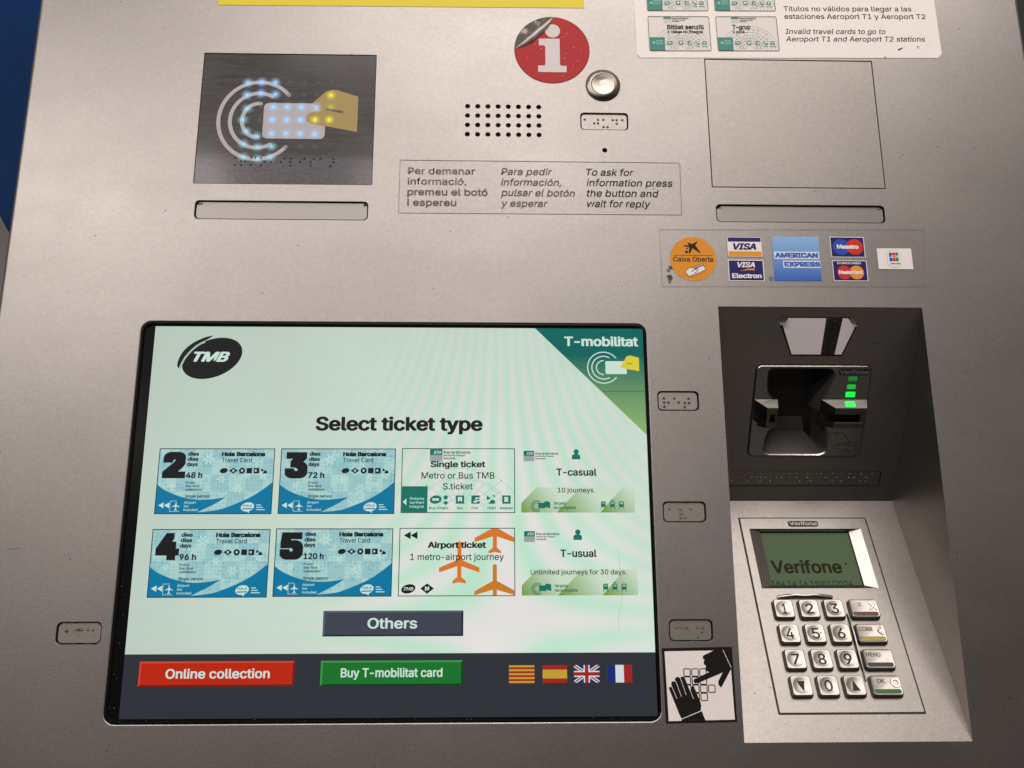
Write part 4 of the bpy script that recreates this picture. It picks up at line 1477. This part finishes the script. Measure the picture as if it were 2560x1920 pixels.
def ridge(path, widths, heights, name):
    t = MB(LOWER)
    loops = []
    n = len(path)
    rings = []
    for i, (p0, w_, h_) in enumerate(zip(path, widths, heights)):
        a_, c_ = Vector(path[max(0, i - 1)]), Vector(path[min(n - 1, i + 1)])
        dd = (c_ - a_).normalized()
        q = Vector((-dd.y, dd.x))
        rings.append([(p0[0] + q.x * w_ * k, p0[1] + q.y * w_ * k, zp + h_ * zz_) for k, zz_ in ((-.5, 0), (-.42, .8), (-.2, 1), (.2, 1), (.42, .8), (.5, 0))])
    vs = [v_ for r_ in rings for v_ in r_]
    fs = [(i * 6 + j, (i + 1) * 6 + j, (i + 1) * 6 + j + 1, i * 6 + j + 1) for i in range(n - 1) for j in range(5)]
    fs += [tuple(range(6)), tuple((n - 1) * 6 + j for j in range(5, -1, -1))]
    t.add(vs, [f[::-1] for f in fs], BEZ)
    t.build(name, tuple(LOWER @ Vector((path[0][0], path[0][1], zp))), pad, 40)


ridge([(200.2, 99.3), (206, 99.6), (212, 99.9), (219, 99.6), (226, 99.9), (232, 99.6), (238.2, 99.2)], (2.4, 2.8, 2.2, 1.9, 2.2, 2.8, 2.4), (1.6, 2.4, 3.2, 2.8, 3.2, 2.4, 1.6), 'guard_ridge')
ridge([(245.2, 86.5), (245.5, 80), (245.4, 70), (245.2, 60), (245.3, 50), (245.5, 39)], (1.0, 1.6, 1.8, 1.8, 1.6, 1.0), (1.0, 2.6, 3.2, 3.2, 2.6, 1.2), 'guard_ridge')

# ------------------------------------------------------------------ stickers and notices on the machine
yn = MB()
yn.plate([(-198.3, 449.4), (72.9, 451.2), (72.6, 560), (-199, 558)], 0, .25, YELLOWS, mat('sticker_edge', (.10, .09, .05, 1), .6), .05)
tag(yn.build('yellow_notice', (-62, 450, 0)), 'yellow notice stuck along the top edge left of the red sticker', 'notice')

# red information sticker with a peeled corner
IX, IY, IR = 48.3, 415.5, 27.6
GLUE = scuffed(mat('old_glue', (.075, .067, .055, 1), .6, .2), 110, 1.0, (.42, .38, .33, 1), (.54, .66))
si = MB()
si.poly(oval(IX, IY, IR + .25, None, 72), .05, mat('sticker_shadow_line', (.06, .05, .045, 1), .6))
P0, P1 = Vector((21.3, 416.3)), Vector((49.2, 443.0))
a0 = math.degrees(math.atan2(P0.y - IY, P0.x - IX))
a1 = math.degrees(math.atan2(P1.y - IY, P1.x - IX))
seg = oval(IX, IY, IR, None, 30, 0, a1, a0 if a0 > a1 else a0 + 360)
si.poly(seg, .10, GLUE)
main = oval(IX, IY, IR, None, 70, 0, (a0 if a0 > a1 else a0 + 360) - 360, a1)
si.plate(main, .1, .45, RED, mat('sticker_rim', (.55, .48, .44, 1), .5), .12)
si.poly([(38.6, 424.6), (38.6, 419.0), (42.0, 419.0), (43.1, 418.4), (43.3, 417.4), (43.3, 403.6), (43.0, 402.5), (41.8, 402.1), (37.9, 402.1), (37.9, 396.8), (58.8, 396.8), (58.8, 402.1), (55.2, 402.1), (54.2, 402.6), (54.0, 403.6), (54.0, 424.6)], .45 + LAYER, GREYWHITE)
si.poly(oval(48.9, 431.2, 5.55, None, 36), .45 + LAYER, GREYWHITE)
for k in range(26):
    an, rad = random.uniform(0, 2 * PI), random.uniform(8, 26)
    px_, py_ = IX + rad * math.cos(an), IY + rad * math.sin(an)
    if (px_ - P0.x) * (P1.y - P0.y) - (py_ - P0.y) * (P1.x - P0.x) > 30:
        si.poly(oval(px_, py_, random.uniform(.12, .4), random.uniform(.1, .3), 7), .45 + 2 * LAYER, GREYWHITE)
sticker = si.build('information_sticker', (IX, IY, 0))
tag(sticker, 'round red sticker with a white letter i and its upper left edge peeling off', 'sticker')
fl = MB()
BACK = scuffed(mat('sticker_back', (.40, .37, .35, 1), .35, .35), 90, .8, (.13, .115, .10, 1), (.5, .68), (1, 1, 1))
nrm = Vector((P1.y - P0.y, -(P1.x - P0.x))).normalized()
rings = []
NT, NA = 26, 9
for i in range(NT + 1):
    tt = i / NT
    b0 = P0.lerp(P1, tt) - nrm * .5 * math.sin(PI * tt)
    w_ = .35 + 5.4 * math.sin(PI * min(1, tt ** 1.0)) ** .8 * (1 + .08 * math.sin(9 * tt))
    ring = []
    for k in range(NA + 1):
        ph = PI * 1.02 * k / NA
        off = w_ * .5 * (1 - math.cos(ph))
        zz_ = .3 + w_ * .50 * math.sin(ph) * (1 + .05 * math.sin(23 * tt))
        ring.append((b0.x + nrm.x * off, b0.y + nrm.y * off, max(.3, zz_)))
    rings.append(ring)
vs = [v_ for r_ in rings for v_ in r_]
m_ = NA + 1
fl.add(vs, [(i * m_ + j, (i + 1) * m_ + j, (i + 1) * m_ + j + 1, i * m_ + j + 1)[::-1] for i in range(NT) for j in range(NA)], BACK)
fl.build('peeled_edge', (P0.x, P0.y, 0), sticker, 60)

# instruction label
il = MB()
il.plate([(-61.0, 284.3), (138.2, 284.6), (138.7, 323.6), (137.6, 324.9), (-61.0, 325.0)], 0, .12, FILM2, ICONM, .04)
il.stroke([(-61.0, 284.3), (138.2, 284.6), (138.7, 323.6), (137.6, 324.9), (-61.0, 325.0)], .3, .2, ICONM, True)


def worn_ink(name, col, thr):
    m = mat(name, col, .5)
    n, l, p = nodes_of(m)
    f = maprange(n, l, noise(n, l, 170, 4, .6), thr - .03, thr + .03, 1, 0)
    l.new(f, p.inputs['Alpha'])
    return m


WORN_INK = worn_ink('rubbed_ink', rgb(122, 104, 97), .53)
HALF_INK = worn_ink('half_rubbed_ink', rgb(94, 80, 75), .66)
for k, (s, w_, m_) in enumerate((('Per demanar', 47.6, WORN_INK), ('informació,', 41.6, WORN_INK), ('premeu el botó', 56.6, HALF_INK), ('i espereu', 34.6, HALF_INK))):
    il.text(s, -55.3, 314.2 - 8.1 * k, .2 + LAYER, m_, 5.2, w_, .015)
for k, (s, w_) in enumerate((('Para pedir', 36.4), ('información,', 42.8), ('pulsar el botón', 52.4), ('y esperar', 33.0))):
    il.text(s, 10.6, 314.3 - 8.15 * k, .2 + LAYER, INKSOFT, 5.2, w_, .0, .2)
for k, (s, w_) in enumerate((('To ask for', 33.8), ('information press', 61.4), ('the button and', 51.2), ('wait for reply', 45.0))):
    il.text(s, 71.4, 314.4 - 8.1 * k, .2 + LAYER, INK, 5.3, w_, .002, .2)
tag(il.build('instruction_label', (38, 304, 0)), 'clear label with three columns of help instructions, the left one rubbed away', 'label')

# travel card notice, stuck on slightly askew
NO = Matrix.Translation((111, 410, 0)) @ Matrix.Rotation(math.radians(.8), 4, 'Z')
nt = MB(NO)
nt.plate([(2.6, -.3), (225, -.3), (228.6, 3.2), (228.6, 175), (0, 175), (0, 2.6)], 0, .3, PAPER, mat('paper_edge', (.12, .10, .09, 1), .6), .08)
z0 = .3
for k, (s, x_, y_, h_, w_, sh_) in enumerate((('Títulos no válidos para llegar a las', 112.7, 39.5, 4.2, 97.4, 0), ('estaciones Aeroport T1 y Aeroport T2', 112.7, 32.9, 4.2, 107.4, 0),
                                             ('Invalid travel cards to go to', 112.3, 20.0, 4.2, 75.8, .2), ('Aeroport T1 and Aeroport T2 stations', 112.1, 13.6, 4.2, 105.2, .2))):
    nt.text(s, x_, y_, z0 + LAYER, INK, h_, w_, .0, sh_)
nt.poly([(195, 6.4), (197.4, 7.9), (199.6, 8.6), (199.2, 7.6), (196.6, 6.0)], z0 + LAYER, INK)
nt.arc(211.3, 8.8, .8, .4, 0, 300, z0 + LAYER, INKSOFT)
nt.poly(oval(185.4, .3, .9, .4, 9), z0 + LAYER, INKSOFT)
notice = nt.build('travel_card_notice', tuple(NO @ Vector((114, 0, 0))))
tag(notice, 'white notice with pictures of green travel cards and two paragraphs of black print', 'notice')


def card_picture(x0, y0, title, sub, tx, tw, sw):
    W, H = 45.7, 29.0
    t = MB(NO)
    z1 = z0 + LAYER
    t.poly(rr(x0, y0, x0 + W, y0 + H, 1.2, 4), z1, print_ink('card_white', 226, 218, 214))
    clip = (x0 + .4, y0 + .4, x0 + W - .4, y0 + H - .6)
    radial_net(t, x0 + 24, y0 + 1, (3.5, 6, 8.4, 10.5, 13.2, 16, 19, 21.5), .92, z1 + LAYER, TEAL, .17,
               [(a_, r0, r1) for a_, r0, r1 in ((158, 5, 12), (146, 6, 16), (134, 4, 14), (124, 7, 17), (113, 5, 12), (103, 8, 18), (95, 4, 16), (86, 5, 11), (78, 4, 18), (68, 6, 20), (58, 5, 14), (47, 8, 20), (36, 6, 17), (28, 4, 12), (20, 8, 19), (168, 3, 8), (12, 3, 8))], clip)
    t.poly(rr(x0 + .4, y0 + .4, x0 + 11.6, y0 + 11.4), z1 + 2 * LAYER, TEAL)
    t.poly([(x0 + 2.0, y0 + 6.8), (x0 + 4.0, y0 + 8.2), (x0 + 4.0, y0 + 5.4)], z1 + 3 * LAYER, TEALPALE)
    for k in range(3):
        t.stroke([(x0 + 4.8, y0 + 8.6 - 1.4 * k), (x0 + 10.2, y0 + 8.6 - 1.4 * k)], .4, z1 + 3 * LAYER, TEALPALE)
    transport_icons(t, (x0 + 15.2, x0 + 23.4, x0 + 30.0, x0 + 36, x0 + 41.2), y0 + 6.6, 1.9, TEAL, PAPER, z1 + 2 * LAYER)
    for xx, w_ in ((34.6, 3), (39.0, 4.6)):
        t.stroke([(x0 + xx, y0 + 3.6), (x0 + xx + w_, y0 + 3.6)], .5, z1 + 2 * LAYER, TEAL)
    t.poly(rr(x0 + 11.6, y0 + 27.0, x0 + 17.4, y0 + H - .2), z1 + 2 * LAYER, TEAL)
    t.poly(rr(x0 + 11.6, y0 + 23.6, x0 + 17.4, y0 + 27.0), z1 + LAYER, print_ink('pale_grey_ink', 206, 198, 194))
    t.text('Àrea de Barcelona', x0 + 17.9, y0 + 27.0, z1 + 2 * LAYER, INK, 1.2, 12.4, .05)
    t.text('Autoritat del Transport', x0 + 17.9, y0 + 25.6, z1 + 2 * LAYER, INK, .85, 10, .06)
    t.text('Metropolità', x0 + 17.9, y0 + 24.4, z1 + 2 * LAYER, INK, .85, 5.4, .06)
    t.text(title, x0 + tx, y0 + 18.3, z1 + 3 * LAYER, INK, 3.7, tw, .022)
    t.text(sub, x0 + tx, y0 + 15.0, z1 + 3 * LAYER, INK, 2.2, sw, .02)
    t.stroke(rr(x0, y0, x0 + W, y0 + H, 1.2, 4), .35, z1 + 4 * LAYER, INK, True)
    return t.build('card_picture', tuple(NO @ Vector((x0, y0, 0))), notice)


card_picture(9.8, 5.5, 'Bitllet senzill', '1 viatge no integrat', 14.0, 27.6, 26.6)['label'] = 'picture of a single journey card'
card_picture(60.7, 5.5, 'T-grup', '1 zona', 12.0, 13.6, 8.8)['label'] = 'picture of a group card'
card_picture(9.8, 39.5, 'T-casual', '1 zona', 14.0, 18, 9)
card_picture(60.7, 39.5, 'T-usual', '1 zona', 14.0, 16, 9)

# payment logos on a clear strip
ps = MB()
ps.plate([(122.0, 230.8), (306.2, 232.0), (310.6, 274.9), (121.9, 273.3)], 0, .1, FILM2, ICONM, .04)
ps.stroke([(309, 274.8), (121.9, 273.3), (122.0, 230.8), (306.2, 232.0)], .22, .15, mat('film_edge', (.14, .125, .115, 1), .6))
for k in range(14):
    ps.poly(oval(random.uniform(126.6, 130), random.uniform(233.6, 246), random.uniform(.5, 1.5), random.uniform(.5, 2.0), 9, random.uniform(0, 90)), .16, mat('strip_grime', (.16, .145, .125, 1), .8))
strip = ps.build('payment_strip', (215, 252, 0))
tag(strip, 'clear strip of payment card logos above the dark recess', 'sticker')
zs = .16 + LAYER
NAVY = print_ink('navy_ink', 34, 30, 96)
OR = print_ink('orange_ink', 222, 148, 48)
WHT = print_ink('logo_white', 232, 226, 226)
RD = print_ink('logo_red', 204, 48, 38)
BL = print_ink('logo_blue', 46, 76, 176)
zk = lambda k: zs + k * LAYER

t = MB()
t.poly(oval(144.6, 251.6, 16.3, 16.4, 60), zk(0), print_ink('orange_disc', 216, 142, 42))
star = [(141.42, 263.92), (142.34, 263.48), (144.19, 262.72), (144.81, 262.83), (147.88, 264.76), (148.25, 264.25), (146.55, 261.73), (146.96, 261.07), (149.93, 256.47), (149.83, 255.92), (148.91, 256.25), (144.81, 259.32), (144.39, 259.21), (142.75, 256.03), (141.93, 255.37), (141.69, 256.25), (142.34, 260.19), (140.91, 260.52), (138.24, 260.85), (138.0, 261.18), (138.86, 261.62), (141.93, 261.73), (141.83, 262.39), (141.22, 263.48)]
t.poly(star, zk(1), INK)
t.poly(oval(140.19, 256.73, 1.05, None, 14), zk(1), INK)
t.poly(oval(140.66, 259.32, .66, None, 12), zk(1), INK)
t.stroke([(130.9, 254.1), (158.6, 254.1)], .3, zk(1), INK)
t.text('Caixa Oberta', 130.5, 249.5, zk(1), INK, 3.5, 28.0, .012)
CARDP = [(144.19, 244.96), (150.75, 248.09), (153.21, 243.75), (146.65, 240.35)]
HANDP = [(138.55, 241.73), (141.11, 244.8), (144.19, 244.85), (145.22, 244.41), (147.27, 243.53), (147.06, 242.44), (144.19, 239.8), (140.91, 238.31)]
t.poly(CARDP, zk(1), WHT)
t.stroke(CARDP, .32, zk(2), INK, True)
t.poly([(144.6, 244.52), (151.26, 247.37), (151.67, 246.71), (144.91, 243.75)], zk(2) + .03, INK)
t.poly(HANDP, zk(3), WHT)
t.stroke(HANDP, .32, zk(4), INK, True)
t.stroke([(142.96, 241.78), (144.39, 243.2), (146.45, 244.08), (147.27, 243.42)], .5, zk(4) + .02, INK)
for q in [(144.29, 239.37), (145.42, 240.02), (146.45, 240.9)]:
    t.poly(oval(q[0], q[1], .5, .45, 10), zk(4), WHT)
    t.arc(q[0], q[1], .5, .16, 150, 360, zk(5), INK)
t.build('card_logo', (144.6, 251.6, 0), strip)['label'] = 'round orange logo with a hand and card'

t = MB()
t.poly(rr(168.8, 253.1, 193.8, 268.6, .8, 4), zk(0), print_ink('logo_rim', 150, 140, 150))
t.poly(rr(169.2, 253.5, 193.4, 268.2, .6, 4), zk(1), WHT)
t.poly(rr(169.7, 264.7, 192.9, 267.8), zk(2), NAVY)
t.poly(rr(169.7, 253.9, 192.9, 257.4), zk(2), OR)
t.text('VISA', 173.2, 258.6, zk(2), NAVY, 4.9, 16.2, .04, .25)
t.build('card_logo', (181, 261, 0), strip)['label'] = 'white logo with navy and orange bars'
t = MB()
t.poly(rr(168.8, 235.3, 193.8, 251.1, .8, 4), zk(0), WHT)
t.poly(rr(169.4, 235.9, 193.2, 250.5, .5, 4), zk(1), NAVY)
t.text('VISA', 175.4, 245.5, zk(2), WHT, 3.9, 12.2, .035, .25)
t.poly([(177.2, 242.8), (182, 244.4), (187.2, 244.7), (187.2, 243.4), (182, 243.4)], zk(2), OR)
t.text('Electron', 171.1, 237.5, zk(2), WHT, 3.5, 20.8, .035)
t.build('card_logo', (181, 243, 0), strip)['label'] = 'navy logo with white lettering and an orange dash'

AM = print_ink('amex_blue', 66, 116, 196)
n, l, p = nodes_of(AM)
sep = n.new('ShaderNodeSeparateXYZ'); l.new(objcoord(n), sep.inputs[0])
f = maprange(n, l, sep.outputs['Y'], -.017, .017, 0, 1)
l.new(mixcol(n, l, f, rgb(52, 96, 184), rgb(140, 182, 224)), p.inputs['Base Color'])
t = MB()
t.poly([(200.8, 235.6), (234.0, 235.8), (234.1, 268.9), (200.8, 268.7)], zk(0), AM)
t.poly(rr(201.6, 251.9, 233.4, 257.5), zk(1), print_ink('amex_pale', 214, 222, 236))
t.poly(rr(207.6, 245.4, 234.0, 250.8), zk(1), print_ink('amex_pale', 214, 222, 236))
AMT = print_ink('amex_text', 60, 104, 184)
t.text('AMERICAN', 202.2, 252.9, zk(2), AMT, 3.7, 30.4, .045)
t.text('EXPRESS', 208.4, 246.3, zk(2), AMT, 3.6, 25.4, .045)
t.arc(198.6, 237.3, 1.5, .35, 0, 360, zk(0), AMT)
t.text('R', 198.0, 236.5, zk(0), AMT, 1.6, 1.2)
t.build('card_logo', (217.5, 252.2, 0), strip)['label'] = 'large square blue logo with two lines of lettering'

for (x0, y0, x1, y1, top, lc_, rc_, word, wy, ww, wh, lab) in (
        (242.0, 253.5, 266.3, 269.0, None, BL, RD, 'Maestro', 259.8, 15.4, 3.2, 'navy logo with blue and red discs'),
        (242.2, 235.9, 266.6, 251.2, 'EUROCARD', RD, OR, 'MasterCard', 240.8, 16.4, 2.9, 'navy logo with red and orange discs')):
    t = MB()
    t.poly(rr(x0, y0, x1, y1, .6, 4), zk(0), WHT)
    t.poly(rr(x0 + .5, y0 + .5, x1 - .5, y1 - .5, .4, 4), zk(1), NAVY)
    cy_ = 261.3 if top is None else 242.2
    rad = 5.9 if top is None else 5.1
    cxl, cxr = (249.6, 259.2) if top is None else (250.3, 258.8)
    t.poly(oval(cxl, cy_, rad, None, 32), zk(2), lc_)
    t.poly(oval(cxr, cy_, rad, None, 32), zk(3), rc_)
    if top:
        t.text(top, x0 + 3.5, 248.4, zk(2), WHT, 1.5, 16.8, .03)
        for k in range(5):
            t.stroke([(252.6, 239.0 + 1.5 * k), (255.4, 239.0 + 1.5 * k)], .5, zk(4), lc_)
    t.text(word, (x0 + x1) / 2, wy, zk(5), WHT, wh, ww, .045, 0, 'C')
    t.build('card_logo', ((x0 + x1) / 2, (y0 + y1) / 2, 0), strip)['label'] = lab
t = MB()
t.plate(rr(274.7, 244.9, 299.2, 260.5, .3, 3), zs, zs + .15, WHT, mat('paper_edge', (.12, .10, .09, 1), .6), .04)
zj = zs + .15
t.poly(rr(281.3, 246.2, 290.8, 259.2, 3.2, 6), zj + LAYER, print_ink('cream_ink', 208, 194, 150))
t.poly(rr(281.7, 246.6, 290.4, 258.8, 3.0, 6), zj + 2 * LAYER, WHT)
for k, m_ in enumerate((BL, RD, print_ink('logo_green', 52, 128, 60))):
    t.poly(rr(283.0 + 2.2 * k, 250.6, 285.0 + 2.2 * k, 257.3, .5, 3), zj + 3 * LAYER, m_)
t.text('JCB', 283.2, 253.2, zj + 4 * LAYER, WHT, 1.8, 6.2, .05)
t.text('JCBCARD', 283.2, 248.5, zj + 3 * LAYER, INK, 1.0, 7.0, .08)
t.build('card_logo', (287, 252.7, 0), strip)['label'] = 'small white logo with three coloured bars'

# pictogram of a hand shielding the keypad
pk = MB()
oc = [(112.2, -54.8), (156.4, -54.1), (155.8, -9.3), (111.5, -10.0)]
pk.plate(oc, 0, .25, INK, None, .05)
zp0 = .25
pk.poly([(113.9, -53.4), (155.0, -52.7), (154.2, -11.4), (113.1, -11.9)], zp0 + LAYER, PAPER)
for row, cols in enumerate(((0, 1, 2), (0, 1, 2), (0, 1, 2, 3), (1, 2))):
    for cc in cols:
        kx, ky = 124.5 + 5.0 * cc, -22.5 - 4.85 * row
        pk.stroke(rr(kx + .15, ky - 4.4, kx + 4.2, ky, .6, 3), .55, zp0 + 2 * LAYER, INK, True)
H1 = [(114.8, -33.9), (115.6, -33.1), (116.5, -33.3), (116.8, -33.6), (116.4, -30.9), (117.3, -29.8), (118.5, -30.0), (119.0, -30.3), (118.9, -28.4), (119.9, -27.3), (121.3, -27.4), (122.1, -28.2), (122.2, -27.6), (123.4, -27.0),
      (124.6, -27.3), (125.2, -28.4), (128.2, -35.8), (128.5, -34.3), (129.3, -33.0), (130.3, -32.6), (131.3, -35.1), (134.2, -42.6), (134.5, -44.5), (134.0, -47.3), (121.9, -51.9), (120.9, -50.0)]
H2 = [(145.0, -11.1), (137.8, -14.3), (137.0, -15.1), (137.0, -16.4), (138.1, -17.0), (137.4, -18.3), (137.6, -19.9), (138.9, -20.7), (138.4, -22.1), (138.8, -23.7), (140.6, -24.5), (131.0, -28.6), (130.4, -29.9), (131.1, -31.1),
      (132.9, -31.0), (149.1, -24.7), (145.9, -30.1), (146.0, -32.0), (147.2, -33.7), (148.1, -32.9), (154.4, -22.7), (154.9, -22.4), (155.4, -9.8), (145.1, -10.0)]
pk.poly(H1, zp0 + 3 * LAYER, INK)
pk.poly([(121.9, -52.4), (134.7, -47.6), (136.8, -53.4), (121.9, -53.8)], zp0 + 3 * LAYER, INK)
pk.poly(H2, zp0 + 3 * LAYER, INK)
for pa, pb in (((116.8, -33.1), (119.5, -40.2)), ((119.2, -29.6), (122.4, -39.0)), ((122.2, -27.8), (125.4, -38.0)), ((126.8, -32.2), (129.9, -40.4)), ((121.9, -52.2), (134.5, -47.5)), ((149.9, -11.1), (154.6, -22.0))):
    pk.stroke([pa, pb], .3, zp0 + 4 * LAYER, PAPER)
tag(pk.build('pictogram_sticker', (134, -32, 0)), 'square white sticker with two black hands over keypad squares', 'sticker')

# bright trapezoid sticker in the dark recess
SILV = mat('silver_foil', (.78, .75, .76, 1), .22, 1.0)
st = MB(UPPER)
st.plate([(214.2, 112.8), (250.6, 112.8), (259.0, 135.6), (252.0, 140.9), (209.2, 140.9), (203.3, 138.0)][0:6], 0, .3, INK, None, .06)
st.poly([(214.8, 113.9), (250.0, 113.9), (257.4, 134.8), (251.2, 140.2), (209.6, 140.2), (206.0, 135.6)], .3 + LAYER, print_ink('pale_sticker', 236, 230, 232))
BAND = scuffed(mat('black_band', (.015, .013, .012, 1), .35), 400, .6, (.3, .28, .27, 1), (.60, .72), (1, 3, 1))
st.poly([(235.3, 113.9), (245.2, 113.9), (247.7, 140.2), (236.2, 140.2)], .3 + 2 * LAYER, BAND)
trap = st.build('trapezoid_sticker', tuple(UPPER @ Vector((231, 127, 0))))
tag(trap, 'pale trapezoid sticker with a black band and curled corners above the card reader', 'sticker')
for pts_, sg in ((((203.0, 137.4), (205.2, 139.6), (209.8, 141.4), (206.8, 136.2), (204.2, 135.2)), 1), (((252.0, 141.4), (256.2, 137.8), (259.2, 135.0), (258.2, 134.2), (253.6, 137.6)), -1)):
    t = MB(UPPER)
    k = len(pts_)
    zs_ = (.5, 2.2, 1.2, 2.6, 1.0)
    cxm = sum(p_[0] for p_ in pts_) / k
    cym = sum(p_[1] for p_ in pts_) / k
    t.add([(p_[0], p_[1], q_) for p_, q_ in zip(pts_, zs_)] + [(cxm, cym, 3.0)], [(i, (i + 1) % k, k) for i in range(k)], SILV)
    t.build('curled_corner', tuple(UPPER @ Vector((cxm, cym, .3))), trap, 80)

# stray hairs lying on the glass
HAIRM = mat('dark_hair', (.03, .022, .018, 1), .6)


def hair(pts, r, lab):
    t = MB()
    P = smooth_line(pts, 5)
    n = 5
    loops = []
    for i, q in enumerate(P):
        a_, c_ = Vector(P[max(0, i - 1)]), Vector(P[min(len(P) - 1, i + 1)])
        d_ = (c_ - a_).normalized()
        loops.append([(q[0] - d_.y * r * math.cos(2 * PI * k / n), q[1] + d_.x * r * math.cos(2 * PI * k / n), ZD + .6 + r * math.sin(2 * PI * k / n)) for k in range(n)])
    t.loft(loops, HAIRM)
    tag(t.build('hair', (pts[0][0], pts[0][1], ZD + .6)), lab, 'hair')


hair([(86.4, 52), (86.9, 40), (88.2, 29), (87.6, 21), (85.9, 13), (84.6, 5), (85.8, 1)], .05, 'long thin hair hanging over the lower right of the lit screen')

for o in bpy.data.objects:
    if '_o' in o:
        del o['_o']
